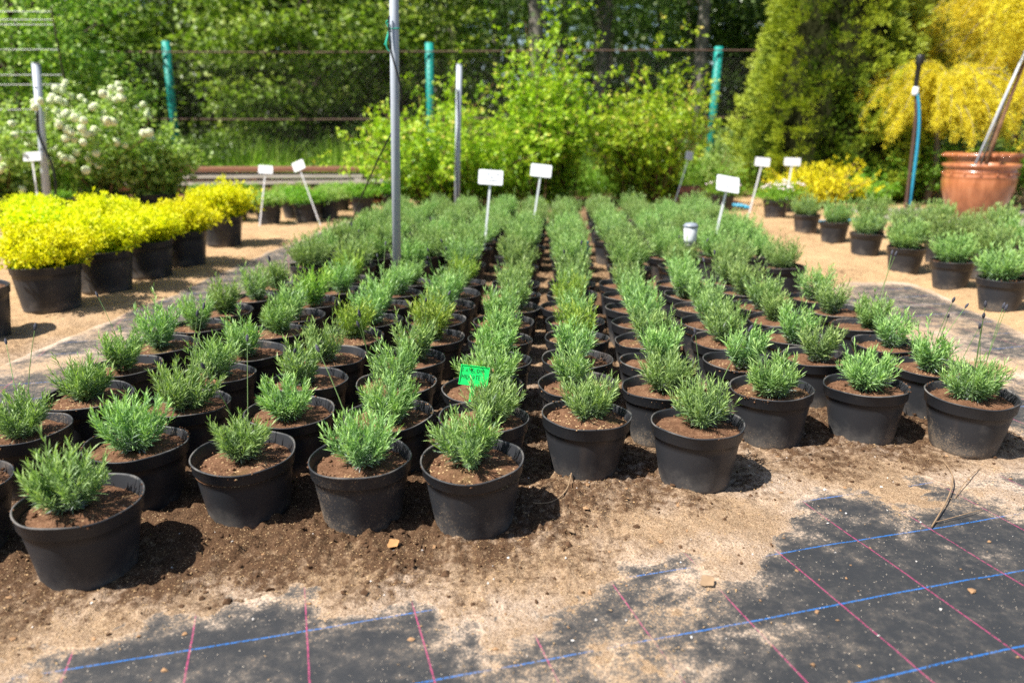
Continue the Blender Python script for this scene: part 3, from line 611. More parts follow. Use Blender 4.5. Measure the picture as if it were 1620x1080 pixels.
def rounded_plate(wd, ht, th, rad=0.1):
    n = 5; pts = []
    for cx, cy, a0 in ((1, 1, 0), (-1, 1, 90), (-1, -1, 180), (1, -1, 270)):
        for i in range(n):
            a = R(a0+90*i/(n-1)); rr = rad*ht; pts.append((cx*(wd/2-rr)+rr*math.cos(a), cy*(ht/2-rr)+rr*math.sin(a)))
    N = len(pts); V = [(x, -th/2, y) for x, y in pts]+[(x, th/2, y) for x, y in pts]+[(0, -th/2, 0), (0, th/2, 0)]
    Q = [(i, (i+1) % N, N+(i+1) % N, N+i) for i in range(N)]; T = [(2*N, (i+1) % N, i) for i in range(N)]+[(2*N+1, N+i, N+(i+1) % N) for i in range(N)]
    return mesh_np('sign_plate', V, [np.array(Q), np.array(T)], M['whitep'])
def sign(px, pz, fx, fz, y, wd, ht, label, roll=0, yaw=0, pitch=0, dark=False, seed=0):
    """plate centre (px,pz), stake seen down to (fx,fz), all at depth y"""
    d = Vector((px-fx, 0, pz-fz)).normalized(); L = (pz)/d.z
    foot = Vector((px, y, pz))-d*L
    root = thing('plant_sign', label, 'sign', (foot.x, y, 0), 0, 'white plastic signs among the pots')
    o = Vector((px, y, pz))-Vector(root.location)
    mt = M['whitep'] if not dark else M['greyp']
    me = rounded_plate(wd, ht, 0.004)
    if dark: me.materials.clear(); me.materials.append(mt)
    p = ob('plate', me, root, o, (R(pitch), R(roll), R(yaw)))
    sw = wd*0.09
    top = o-d*ht*0.45; mb = MB(); ang = math.atan2(d.x, d.z); rot = Matrix.Rotation(ang, 3, 'Y')
    mb.box((Vector((0, 0, 0))+top)/2, (sw, 0.005, top.length), np.array(rot)); mb.box((Vector((0, 0, 0))+top)/2+Vector((0, .004, 0)), (sw*.3, 0.005, top.length), np.array(rot))
    ob('stake', mb.mesh('sign_stake', mt), root)
    r = random.Random(seed); mb = MB()      # faded, unreadable handwriting
    for li, zz in enumerate((0.18, -0.02, -0.22)):
        x = -0.32*wd
        while x < (0.32 if li != 1 else 0.1)*wd:
            if r.random() < 0.75: mb.tube([(x, 0, zz*ht), (x+.02*wd, 0, (zz+.09)*ht), (x+.035*wd, 0, zz*ht), (x+.05*wd, 0, (zz+r.uniform(.02, .09))*ht)], 0.0012, 3)
            x += 0.075*wd
    ob('handwriting', mb.mesh('sign_handwriting', M['paleink']), p, (0, -0.003, 0))
    return root
sign(-.130, .60, -.160, .30, 4.6, .150, .090, 'white sign on a stake in the rear lavender, second from the tall pole', 4, 3, -12, seed=1)
sign(.200, .61, .160, .33, 5.2, .145, .085, 'white sign standing deeper in the rear lavender, midway along', 6, -4, -8, seed=2)
sign(1.32, .56, 1.27, .26, 4.6, .150, .100, 'large leaning white sign beside the frosted lamp', 10, 10, -22, seed=3)
sign(2.51, .575, 2.44, .18, 7.6, .150, .085, 'white sign behind the pale pink flowers, nearer the thuja hedge', 5, 0, -6, seed=4)
sign(2.92, .565, 2.89, .14, 7.9, .170, .080, 'white sign against the bright yellow spirea', 2, 0, -6, seed=5)
sign(-2.28, .53, -2.34, .23, 7.0, .130, .075, 'white sign over the low green pots, closer to the golden shrubs', 4, 5, -12, seed=6)
sign(-2.0, .56, -1.92, .29, 7.1, .120, .085, 'white sign tipped sideways over the low green pots', -22, -10, -8, seed=7)
sign(1.82, .63, 1.74, .32, 7.8, .085, .085, 'small grey sign leaning in front of the green fence post', 8, 20, -5, True, seed=8)
sign(-4.17, .66, -4.18, .38, 6.6, .150, .075, 'white sign half hidden in the snowball bush', -3, 0, -10, seed=9)

lamp = thing('garden_lamp', 'small frosted white garden lamp with grey cap among the rear lavender', 'garden lamp', (.98, 4.06, 0))
ob('stake', MB().lathe([(0.0, 0), (.010, 0.02), (.012, .24), (.030, .245), (.034, .275), (.0, .276)], 20).mesh('lamp_stake', M['blackp'], True), lamp)
ob('shade', MB().lathe([(0.0, .276), (.031, .277), (.034, .30), (.038, .362), (.036, .365), (0, .365)], 28).mesh('lamp_shade', M['frost'], True), lamp)
ob('cap', MB().lathe([(0.0, .3655), (.041, .366), (.042, .374), (.030, .386), (.0, .391)], 28).mesh('lamp_cap', M['greyp'], True), lamp)
t = thing('plant_tag', 'narrow blue and lilac plant tag stuck upright in the sand lane', 'plant tag', (.475, 4.62, 0), 0.1)
ob('tag_blade', MB().box((0, 0, .135), (.018, .0015, .15)).mesh('tag_blade', M['blue']), t); ob('tag_foot', MB().box((-.003, 0, .03), (.012, .0015, .062)).mesh('tag_foot', plain('lilac_plastic', (.35, .25, .5), .5)), t)

def pole(label, foot, top, rad, holes=()):
    root = thing('metal_pole', label, 'pole', foot)
    d = np.array(top)-np.array(foot)
    ob('pipe', MB().tube([(0, 0, -0.05), d*0.5, d], rad, 18).mesh('pole_pipe', M['galv'], True), root)
    ob('end_rim', MB().tube([d-d/np.linalg.norm(d)*0.006, d+d/np.linalg.norm(d)*0.001], rad*1.08, 18).mesh('pole_end', M['galv']), root)
    for h in holes: ob('bolt_hole', MB().tube([d*h+np.array([0, -rad*1.02, 0]), d*h+np.array([0, -rad*0.7, 0])], rad*0.28, 8).mesh('pole_hole', M['blackp']), root)
    return root
pole('tall grey metal pole rising out of the lavender past the top edge', (-.592, 3.70, 0), (-.515, 3.70, 2.3), .0215)
pole('short grey pole standing behind the rear lavender against the lime bushes', (-.545, 7.3, 0), (-.49, 7.3, 1.47), .026)
pole('leaning grey pole with a cable beside the snowball bush', (-4.22, 6.75, 0), (-4.09, 6.75, 1.435), .033, (.86, .5))
def cable(name, label, pts, rad, mat, cat='cable'):
    c_ = bpy.data.curves.new(name, 'CURVE'); c_.dimensions = '3D'; c_.bevel_depth = rad; c_.bevel_resolution = 2; c_.resolution_u = 8
    s_ = c_.splines.new('NURBS'); s_.points.add(len(pts)-1); s_.order_u = 4; s_.use_endpoint_u = True
    for p, q in zip(s_.points, pts): p.co = (*q, 1)
    c_.materials.append(mat); o = bpy.data.objects.new(name, c_); COL.objects.link(o)
    dg = bpy.context.evaluated_depsgraph_get(); me = bpy.data.meshes.new_from_object(o.evaluated_get(dg)); bpy.data.objects.remove(o)
    return tag(ob(name, me), label, cat) if label else me
cable('cable', 'black cable tied to the tall pole and hanging down to the path', [(-.565, 3.67, 1.38), (-.572, 3.67, 1.30), (-.563, 3.66, 1.22), (-.535, 3.66, 1.13), (-.520, 3.672, 1.05), (-.526, 3.70, .98), (-.56, 3.735, .90), (-.62, 3.78, .82), (-.74, 4.05, .68), (-.92, 4.5, .46), (-1.08, 4.9, .25), (-1.25, 5.2, .05), (-1.32, 5.3, .008), (-1.5, 5.4, .02)], .0042, M['cable'])
cable('cable', 'black cable bowing off the leaning pole by the snowball bush', [(-4.12, 6.71, 1.05), (-4.155, 6.71, .9), (-4.14, 6.70, .8), (-4.08, 6.70, .65), (-4.05, 6.70, .5), (-4.07, 6.7, .3), (-4.2, 6.7, .02)], .011, M['cable'])
cable('cable', 'thin dark cable curling against the short pole behind the lavender', [(-.53, 7.27, .02), (-.545, 7.265, .5), (-.535, 7.265, .75), (-.50, 7.265, .95), (-.515, 7.265, 1.1), (-.51, 7.27, 1.25)], .006, M['cable'])
tw = thing('twine', 'green twine knotted round the tall grey pole, loose ends hanging', 'twine', (-.545, 3.70, 1.33))
ob('loop', cable('twine_loop', None, [(.0235*math.cos(a), .0235*math.sin(a)*1.0, .004*math.sin(a)) for a in np.linspace(0, 6.5, 16)], .0022, M['tie']), tw)
ob('knot', cable('twine_knot', None, [(-.022, -.012, 0), (-.034, -.02, .012), (-.038, -.02, .026), (-.028, -.022, .032), (-.022, -.02, .022), (-.034, -.02, .008), (-.024, -.022, 0)], .003, M['tie']), tw)
for k_, pts in enumerate(([(-.024, -.014, 0), (-.030, -.022, -.03), (-.040, -.022, -.055), (-.047, -.02, -.075)], [(-.024, -.012, 0), (-.027, -.024, -.03), (-.044, -.026, -.07), (-.036, -.028, -.095), (-.026, -.026, -.103)])):
    ob('loose_end', cable('twine_end', None, pts, .0035, M['tie']), tw)

# ------------------------------------------------------------------ fence
fen = thing('chain_link_fence', 'rusty chain link fence on green posts before the dark wood', 'fence', (0, 11, 0))
FX = [-8.6, -4.86, -1.17, 2.86, 6.9]
for i, x in enumerate(FX):
    tl = (0.06, 0.05, 0.02, 0.02, 0.0)[i]; hgt = (2.08, 2.07, 2.05, 2.0, 2.0)[i]
    ob('post', MB().tube([(0, 0, -.1), (tl/2, 0, hgt/2), (tl, 0, hgt)], .057, 14).mesh('fence_post', M['postgreen'], True), fen, (x, 0, 0))
mb = MB(); x0, x1, zt = -9.5, 9.5, 1.92
def wirequad(mb, a, b, w_): 
    a = np.array(a, float); b = np.array(b, float); d = (b-a)/np.linalg.norm(b-a); s_ = np.array([-d[2], 0, d[0]])*w_
    u_ = np.array([0, w_, 0]); mb.add([a+s_, a-u_, a-s_, b+s_, b-u_, b-s_], [(0, 1, 4, 3), (1, 2, 5, 4)])
for x in np.arange(x0-zt, x1, 0.075):
    wirequad(mb, (x, 0.004, 0), (x+zt, 0.004, zt), .0014); wirequad(mb, (x+zt, 0, 0), (x, 0, zt), .0014)
ln_ = ob('chain_link', mb.mesh('chain_link', M['wire']), fen, (0, -.06, 0)); ln_['kind'] = 'stuff'
for z_ in (1.94, 1.05): ob('rail_wire', MB().tube([(x0, 0, z_), (-3, 0, z_-.02), (2, 0, z_+.01), (x1, 0, z_-.01)], .010, 6).mesh('rail_wire', M['rust']), fen, (0, -.075, 0))
wt = thing('wire_line', 'thin pale wires strung across the leafy tree above the snowball flowers', 'wires', (-9.2, 8.2, 0))
ob('post', MB().tube([(0, 0, 0), (.03, 0, 1.1), (.0, 0, 2.15)], .009, 6).mesh('wire_stake', M['darkbark']), wt, (4.25, .4, 0))
ob('post', MB().tube([(0, 0, 0), (0, 0, 2.6)], .03, 10).mesh('wire_post', M['galv'], True), wt)
for k_, z_ in enumerate((2.10, 2.02, 1.97, 1.72, 1.46, 1.36, 1.10, .86)):
    ob('wire', MB().tube([(0, 0, z_), (2.1, .2, z_-.012), (4.25, .4, z_+.005)], .0040, 5).mesh('strung_wire', M['pale_wire']), wt)

# ------------------------------------------------------------------ timber stack, slabs, hoses, irrigation riser
ts = thing('timber_stack', 'low stack of grey and brown boards lying in front of the fence', 'timber', (-3.2, 9.35, 0))
brownwood = plain('brown_board', (.24, .11, .07), .85, .2, 0, .25, 6)
for lv, z_ in enumerate((.05, .125, .20, .275, .35, .425)):
    if lv < 5:
        for bx in (-1.3, 0.1, 1.35): ob('bearer', MB().box((0, 0, 0), (.08, .62, .03)).mesh('timber_bearer', M['wood']), ts, (bx, 0, z_-.035))
    for j in range(3):
        L_ = 3.2+random.uniform(-.5, .5); th_ = .038
        ob('board', MB().box((0, 0, 0), (L_, .17, th_)).mesh('timber_board', brownwood if lv == 5 else M['wood']), ts, (random.uniform(-.12, .12), -.24+j*.21+random.gauss(0, .02), z_), (0, random.gauss(0, .006), random.gauss(0, .02)))
sl = thing('slab_pile', 'low pile of reddish slabs at the foot of the green fence post', 'slabs', (2.15, 8.9, 0), .1)
for i, (x, y, z) in enumerate([(-.28, 0, .04), (.05, .02, .04), (.36, 0, .04), (-.2, 0, .125), (.15, .02, .125), (-.05, 0, .21)]):
    ob('slab', MB().box((0, 0, 0), (.31, .3, .075)).mesh('red_slab', M['brick']), sl, (x, y, z), (0, 0, random.gauss(0, .06)))
hp = thing('irrigation_riser', 'upright water pipe with black sprinkler head and blue hose', 'water pipe', (4.56, 8.6, 0))
ob('pipe', cable('riser_pipe', None, [(-.02, 0, 0), (-.03, 0, .3), (-.04, 0, .7), (-.055, 0, 1.15), (-.10, 0, 1.32)], .019, M['brownhose']), hp)
ob('hose', cable('riser_hose', None, [(.03, .02, 0), (.015, .0, .3), (.01, -.02, .7), (-.03, -.03, 1.1), (-.085, -.02, 1.27)], .016, M['blue']), hp)
ob('union', MB().lathe([(0, 0), (.028, 0), (.034, .01), (.034, .05), (.028, .055), (.03, .09), (.0, .09)], 20).mesh('riser_union', M['frost'], True), hp, (-.10, 0, 1.25))
ob('sprinkler_head', MB().lathe([(0, 0), (.022, 0), (.026, .02), (.028, .22), (.040, .235), (.043, .25), (.043, .31), (.040, .33), (.0, .33)], 24).mesh('riser_head', M['blackp'], True), hp, (-.105, 0, 1.34), (0, R(1), 0))
cable('water_pipe', 'blue water pipe end lying on the sand by the pink flower pots', [(2.2, 8.75, .02), (2.4, 8.7, .03), (2.55, 8.68, .05), (2.66, 8.62, .05), (2.72, 8.5, .02)], .022, M['blue'], 'pipe')
cable('water_pipe', 'thin blue pipe running behind the last pots of the side block', [(2.75, 7.2, .03), (3.0, 7.15, .03), (3.25, 7.2, .03), (3.6, 7.5, .03)], .012, M['blue'], 'pipe')

# ------------------------------------------------------------------ terracotta pots
TP = [(0, .02), (.20, 0), (.215, .01), (.285, .16), (.335, .31), (.345, .40), (.338, .43), (.345, .437), (.338, .445), (.335, .475), (.342, .482), (.335, .49), (.325, .515), (.35, .525), (.362, .54), (.358, .558), (.33, .56), (.31, .55), (.30, .48)]
tp = thing('terracotta_pot', 'large glazed terracotta pot holding a thin staked tree', 'terracotta pot', (4.72, 7.62, 0))
tp.scale = (.95, .95, 1)
ob('vessel', MB().lathe(TP, 56).mesh('terracotta_vessel', M['terra'], True), tp, scale=(1.02, 1.02, 1.0))
ob('soil', soil_mesh('terracotta_soil', .315, .50, 12), tp)
for a in range(0, 360, 24): ob('stud', mesh_np('stud', IV*.012, IF, M['terra'], True), tp, (.352*math.cos(R(a)), .352*math.sin(R(a)), .462))
tp2 = thing('terracotta_pot', 'second terracotta pot with corded rim just behind the glazed one', 'terracotta pot', (5.20, 8.38, 0))
tp2.scale = (1.05, 1.05, 1.03)
TP2 = [(0, .02), (.21, 0), (.30, .2), (.345, .42), (.335, .57), (.37, .585), (.375, .61), (.36, .625), (.33, .62), (.3, .5)]
ob('vessel', MB().lathe(TP2, 56).mesh('terracotta_vessel_two', M['terra'], True), tp2); ob('soil', soil_mesh('terracotta_soil_two', .31, .56, 13), tp2)
for a in range(0, 360, 12): ob('rim_bead', mesh_np('rim_bead', IV*.019*np.array([1, 1, .8]), IF, M['terra'], True), tp2, (.375*math.cos(R(a)), .375*math.sin(R(a)), .598))

# ------------------------------------------------------------------ leafy plants
def stemmy(seed, nst, nlv, hgt, spread, L, W, flat=0.4, top=1.0, low=0.15, r0=0.12, arch=0.4, tv=0.18, side=0.5, wig=0.05, spire=0.0, tw=8):
    """leaves along many arching stems; returns leaf arrays and stem tubes"""
    r = np.random.default_rng(seed); az = r.uniform(0, 6.283, nst); q = np.sqrt(r.random(nst)); sp = spread*q
    h = hgt*(1-0.45*q**2)*r.uniform(.65, 1.08, nst)*top; sp_ = r.random(nst) < spire; h = np.where(sp_, h*r.uniform(1.15, 1.4, nst), h*(1-.35*spire)); sp = np.where(sp_, sp*.8, sp)
    out = np.stack([np.cos(az), np.sin(az), 0*az], 1); base = out*(r0*r.random(nst))[:, None]
    ng = max(1, nlv//tw); nlv = ng*tw; t = low+(1-low)*r.random((nst, ng))**.85; t = np.repeat(t, tw, axis=1)
    k1, k2 = r.uniform(0, 6.28, (2, nst, 1))
    def path(t):
        return base[:, None]+out[:, None]*(sp[:, None]*t**(1+arch))[..., None]+np.stack([wig*np.sin(t*6+k1)*t, wig*np.sin(t*5+k2)*t, h[:, None]*(t-0.12*arch*t**3)], -1)
    P = path(t); T = norm(path(t+.03)-path(t-.03)); G = norm(np.repeat(r.normal(size=(nst, ng, 3))*[1, 1, .6]+[0, 0, .25], tw, axis=1)+out[:, None]*.5)
    S = rand_dir(nst*nlv, r).reshape(nst, nlv, 3); j = np.tile((np.arange(tw)+.5)/tw, ng)[None, :, None]
    Pj = P+G*(side*L*6.0)*j+S*L*.25; D = norm(G*.6+S*.8)
    N = norm(np.array([0, 0, 1.])*(1-flat)+flat*r.normal(size=D.shape)+0.15*out[:, None])
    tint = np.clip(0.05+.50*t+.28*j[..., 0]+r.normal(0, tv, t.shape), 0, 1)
    A = leaf_arrays(Pj.reshape(-1, 3), D.reshape(-1, 3), L*r.uniform(.6, 1.2, nst*nlv), W*r.uniform(.7, 1.2, nst*nlv), N.reshape(-1, 3), tint.ravel(), r)
    tt = np.linspace(0, .95, 5)[None]*np.ones((nst, 1)); return A, path(tt)
def stems_mesh(paths, rad, mat, every=1):
    mb = MB()
    for p in paths[::every]: mb.tube(p, np.linspace(rad, rad*.35, len(p)), 4, False)
    return mb.mesh('stems', mat)
def leafmesh(name, A, mat): V, F, T = A; return mesh_np(name, V, F, mat, False, tint=T)
def copy_thing(root, loc, rz, label, scale=None, group=None):
    c_ = root.copy(); COL.objects.link(c_); c_.location = loc; c_.rotation_euler[2] = rz; c_['label'] = label
    if scale: c_.scale = (scale,)*3 if isinstance(scale, (int, float)) else scale
    if group: c_['group'] = group
    for ch in list(root.children):
        d = ch.copy(); COL.objects.link(d); d.parent = c_
        for g in list(ch.children):
            e = g.copy(); COL.objects.link(e); e.parent = d
    return c_

# golden shrubs in big black pots
BPOT = pot_mesh('big_pot', .158, .232, 56, .036, base=.80, seed=9); BSOIL = soil_mesh('big_pot_soil', .152, .212, 21)
GOLD = []
for i in range(3):
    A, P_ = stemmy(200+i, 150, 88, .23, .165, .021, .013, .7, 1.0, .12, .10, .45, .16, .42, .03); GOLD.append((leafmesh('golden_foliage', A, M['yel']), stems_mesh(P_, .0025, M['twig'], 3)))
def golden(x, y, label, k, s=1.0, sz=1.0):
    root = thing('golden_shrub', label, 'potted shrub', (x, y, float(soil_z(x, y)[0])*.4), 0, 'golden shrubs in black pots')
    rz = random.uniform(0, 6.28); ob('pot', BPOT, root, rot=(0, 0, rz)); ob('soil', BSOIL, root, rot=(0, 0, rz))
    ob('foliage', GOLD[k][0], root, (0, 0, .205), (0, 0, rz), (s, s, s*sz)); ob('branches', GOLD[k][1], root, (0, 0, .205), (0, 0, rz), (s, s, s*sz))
golden(-2.32, 3.63, 'golden-leaved shrub in the frontmost pot of the yellow row', 0, 1.02)
golden(-2.27, 4.06, 'golden-leaved shrub, second pot in the yellow row, leaves spilling over the first', 1, 1.05)
golden(-2.24, 4.50, 'golden-leaved shrub, third pot in the yellow row', 2, 1.0)
golden(-2.19, 4.90, 'golden-leaved shrub, fourth pot in the yellow row', 0, 1.05)
golden(-2.27, 5.80, 'golden-leaved shrub standing apart at the far end of the yellow row', 1, 1.12, 1.15)
golden(-2.85, 4.55, 'golden-leaved shrub peeking out behind the yellow row', 2, 1.05, 1.1)
golden(-2.85, 5.25, 'golden-leaved shrub deeper behind the yellow row', 1, 1.05)
golden(-3.95, 6.1, 'small golden shrub in a pot near the snowball bush', 0, .8)
ep = thing('empty_pot', 'black pot of soil cut off by the frame edge beside the yellow row', 'pot', (-2.335, 3.10, 0))
ob('pot', BPOT, ep); ob('soil', BSOIL, ep)

# low green pots by the path end
LOWG = []
for i in range(2):
    A, P_ = stemmy(230+i, 90, 32, .15, .16, .022, .014, .6, 1.0, .15, .08, .2, .2, .4, .02); LOWG.append(leafmesh('low_foliage', A, M['bushg' if i else 'vib']))
def lowpot(name, x, y, label, group, fol, rp=.13, hp_=.19, s=1.0, extra=None):
    root = thing(name, label, 'potted plant', (x, y, 0), 0, group)
    ob('pot', POT[0], root, rot=(0, 0, random.uniform(0, 6)), scale=(rp/RO, rp/RO, hp_/PH)); ob('soil', SOIL[1], root, scale=(rp/RO, rp/RO, hp_/PH))
    ob('foliage', fol, root, (0, 0, hp_-.02), (0, 0, random.uniform(0, 6)), s)
    if extra: extra(root, hp_)
    return root
for x, y, k, lab in ((-2.36, 7.22, 0, 'low green plant in the black pot under the upright white sign'), (-2.03, 7.36, 1, 'low green plant in the black pot under the tipped white sign'), (-1.90, 7.66, 0, 'low green plant in the pot tucked behind the tipped sign'),
                     (-2.25, 7.7, 1, 'low green plant between the two signed pots, set back'), (-2.75, 7.4, 0, 'low green plant hidden behind the far golden shrub'), (-1.62, 8.1, 1, 'low green plant alone beside the hanging cable'), (-1.95, 8.45, 0, 'leafy pot standing before the boards, short and round'),
                     (-1.35, 8.5, 1, 'green pot nearest the lime bushes and the boards'), (-2.45, 8.3, 0, 'leafy pot before the boards, between signs and golden shrub'), (-2.9, 8.1, 1, 'green pot in front of the boards, below the green fence post'), (-3.35, 8.2, 0, 'green pot in front of the boards beside the snowball bush')):
    lowpot('low_green_plant', x, y, lab, 'low green plants in pots by the boards', LOWG[k], s=1.05)

# pink-white flowering pots
A, P_ = stemmy(250, 70, 26, .15, .17, .022, .012, .6, 1, .15, .08, .2, .2, .8, .02); PF = leafmesh('flower_foliage', A, M['bushg'])
FH = mesh_np('flower_head', IV*np.array([1, 1, .6]), IF, M['pinkfl'], True)
def heads(root, hp_, n=26, rad=.16, seed=0):
    r = random.Random(seed)
    for i in range(n):
        a = r.uniform(0, 6.28); q = math.sqrt(r.random())*rad; ob('flower_head', FH, root, (q*math.cos(a), q*math.sin(a), hp_+.15-.3*q*q/rad*0.6+r.uniform(-.02, .02)), (0, 0, 0), r.uniform(.011, .018))
lowpot('pink_flowering_plant', 2.35, 8.35, 'pale pink flowers in the pot beside the blue pipe end', 'pale pink flowering pots', PF, s=1.1, extra=lambda r_, h_: heads(r_, h_, 34, .2, 1))
lowpot('pink_flowering_plant', 2.72, 7.70, 'pale pink flowers in the pot set forward under two signs', 'pale pink flowering pots', PF, s=1.0, extra=lambda r_, h_: heads(r_, h_, 18, .16, 2))
lowpot('pink_flowering_plant', 3.03, 8.30, 'pale pink flowers in the pot leaning on the yellow spirea', 'pale pink flowering pots', PF, s=1.1, extra=lambda r_, h_: heads(r_, h_, 26, .2, 3))

# snowball bushes
SB = mesh_np('snowball', np.concatenate([IV, norm(IV)*0.9]), IF, M['snow'], True)
def snowball_mesh():
    r = np.random.default_rng(5); n = 130; i = np.arange(n)+.5; ph = np.arccos(1-2*i/n); th = math.pi*(1+5**.5)*i
    D = np.stack([np.cos(th)*np.sin(ph), np.sin(th)*np.sin(ph), np.cos(ph)], 1); V, F = lumps(D*.86, np.full(n, .2), r, 1.0)
    return mesh_np('snowball_head', V, F, M['snow'], True)
SB = snowball_mesh()
def viburnum(x, y, label, seed, hgt, spread, nheads, potr=.24):
    A, P_ = stemmy(seed, 44, 104, hgt, spread, .052, .040, .5, 1, .10, .12, .5, .2, .45, .06)
    root = thing('snowball_bush', label, 'flowering shrub', (x, y, 0), 0, 'snowball bushes')
    ob('pot', POT[0], root, scale=(potr/RO, potr/RO, .27/PH)); ob('soil', SOIL[0], root, scale=(potr/RO, potr/RO, .27/PH))
    ob('foliage', leafmesh('viburnum_foliage', A, M['vib']), root, (0, 0, .22)); ob('stems', stems_mesh(P_, .009, M['twig'], 3), root, (0, 0, .22))
    r = random.Random(seed)
    for i in range(nheads):
        p = P_[r.randrange(len(P_))][r.choice((2, 3, 4, 4, 4))]; o = Vector((p[0]*1.06, p[1]*1.0-.06, p[2]+.26))
        ob('flower_head', SB, root, o+Vector((r.gauss(0, .04), -abs(r.gauss(.05, .04)), r.gauss(0, .04))), (r.random()*3, 0, r.random()*6), r.uniform(.024, .037))
viburnum(-4.02, 7.35, 'tall snowball bush full of cream flower balls behind the golden shrubs', 300, 1.22, .68, 150)
viburnum(-4.75, 7.0, 'lower snowball bush at the frame edge beside the leaning pole', 301, .84, .60, 90)
viburnum(-3.55, 7.5, 'leafy snowball bush with hardly any flowers, beside the boards', 302, .78, .38, 3, .2)
for x, y, lab in ((-4.35, 6.9, 'black pot of earth under the snowball bush'), (-4.75, 7.9, 'black pot standing deep behind the snowball bushes'), (-3.2, 7.75, 'low sprouting pot beside the bare snowball bush')):
    lowpot('low_green_plant', x, y, lab, 'small pots around the snowball bushes', LOWG[1], s=.7, rp=.15)

# lime shrubs behind the lavender
def shrub(name, cat, x, y, label, seed, nst, nlv, hgt, spread, L, W, mat, group=None, arch=.5, stem=.009, smat='twig', **kw):
    A, P_ = stemmy(seed, nst, nlv, hgt, spread, L, W, arch=arch, **kw)
    root = thing(name, label, cat, (x, y, 0), 0, group)
    ob('foliage', leafmesh('shrub_foliage', A, M[mat]), root); ob('stems', stems_mesh(P_, stem, M[smat], 2), root); return root
G_ = 'lime green bushes behind the lavender'
kw = dict(r0=.30, side=.5, wig=.16, low=.05, spire=.16)
shrub('lime_bush', 'bush', -.75, 8.6, 'wide lime green bush behind the two grey poles', 310, 130, 130, 1.40, 1.05, .048, .036, 'lime', G_, **kw)
shrub('lime_bush', 'bush', .42, 9.0, 'tallest lime bush, pointed, in the middle behind the lavender', 311, 120, 140, 2.05, .50, .048, .036, 'lime', G_, **kw)
shrub('lime_bush', 'bush', 1.60, 8.9, 'round yellow-green bush beside the green fence post', 312, 110, 140, 1.72, .58, .048, .036, 'lime', G_, **kw)
shrub('lime_bush', 'bush', -.15, 9.8, 'lime bush filling the gap behind, between two taller ones', 313, 60, 90, 1.15, .8, .048, .036, 'lime', G_, **kw)
# yellow spirea
shrub('yellow_spirea', 'shrub', 3.55, 8.75, 'bright yellow round spirea in front of the thuja', 320, 130, 60, .62, .52, .030, .020, 'spir', r0=.2, side=.45, wig=.03, low=.15)
# dark and green bushes behind the terracotta pots
for i, (x, y, h, s, mt, lab) in enumerate(((5.9, 9.3, 1.0, .9, 'bushg', 'fresh green bush behind the terracotta pots'), (5.1, 9.6, .8, .7, 'bushg', 'low green bush behind the sprinkler pipe'), (6.9, 8.8, 1.1, .8, 'bushg', 'green bush past the terracotta pots at the frame edge'),
        (5.2, 11.6, 2.6, 1.3, 'bushg', 'tall green bush rising between thuja and golden conifer'), (2.6, 10.4, .75, .5, 'vib', 'weedy green bush at the foot of the thuja'), (4.35, 9.3, .4, .3, 'bushg', 'small weed sprouting by the sprinkler pipe'))):
    shrub('green_bush', 'bush', x, y, lab, 330+i, 70, 110, h, s, .040, .026, mt, 'green bushes around the terracotta pots', r0=.25, side=.5, wig=.08, low=.05)

# ------------------------------------------------------------------ conifers
def thuja(x, y, hgt, rad, label, seed, n=1500, m_=26):
    r = np.random.default_rng(seed); root = thing('thuja', label, 'conifer', (x, y, 0), 0, 'thujas behind the nursery beds')
    z = hgt*(1-np.sqrt(r.random(n)))*0.98; a = r.uniform(0, 6.283, n)
    prof = lambda z: rad*np.clip(1-(z/hgt), 0, 1)**.62*(.8+.2*np.clip(z/.8, 0, 1))
    lob = 1+.13*np.sin(a*5+z*1.3)+.10*np.sin(a*9-z*4.1)+r.normal(0, .05, n)
    rr = prof(z)*lob*r.uniform(.90, 1.02, n); C = np.stack([rr*np.cos(a), rr*np.sin(a), z+.05], 1); O = np.stack([np.cos(a), np.sin(a), np.full(n, .55)], 1)
    Tn = np.stack([-np.sin(a), np.cos(a), 0*a], 1)
    f = r.normal(0, .5, (n, m_)); g = r.normal(0, .45, (n, m_)); d = norm(O[:, None]+Tn[:, None]*f[..., None]+np.array([0, 0, 1.])*g[..., None])
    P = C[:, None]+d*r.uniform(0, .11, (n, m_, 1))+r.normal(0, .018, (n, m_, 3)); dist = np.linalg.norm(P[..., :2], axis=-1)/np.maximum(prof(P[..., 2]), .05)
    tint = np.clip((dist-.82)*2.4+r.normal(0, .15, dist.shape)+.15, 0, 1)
    A = leaf_arrays(P.reshape(-1, 3), d.reshape(-1, 3), r.uniform(.035, .075, n*m_), r.uniform(.014, .026, n*m_), norm(Tn[:, None]+.5*r.normal(size=d.shape)).reshape(-1, 3), tint.ravel(), r)
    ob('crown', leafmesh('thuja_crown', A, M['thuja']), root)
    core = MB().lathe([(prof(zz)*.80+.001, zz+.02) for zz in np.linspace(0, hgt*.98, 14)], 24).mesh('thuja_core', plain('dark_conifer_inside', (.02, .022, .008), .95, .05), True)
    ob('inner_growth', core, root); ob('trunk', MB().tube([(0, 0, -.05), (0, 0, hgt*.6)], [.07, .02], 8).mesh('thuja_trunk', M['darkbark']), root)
    return root
thuja(4.22, 10.3, 4.8, 1.12, 'broad olive-gold thuja cone in the sun behind the yellow spirea', 400, 2600)
thuja(5.25, 11.4, 5.2, 1.0, 'darker thuja standing behind the big one', 401, 1500)

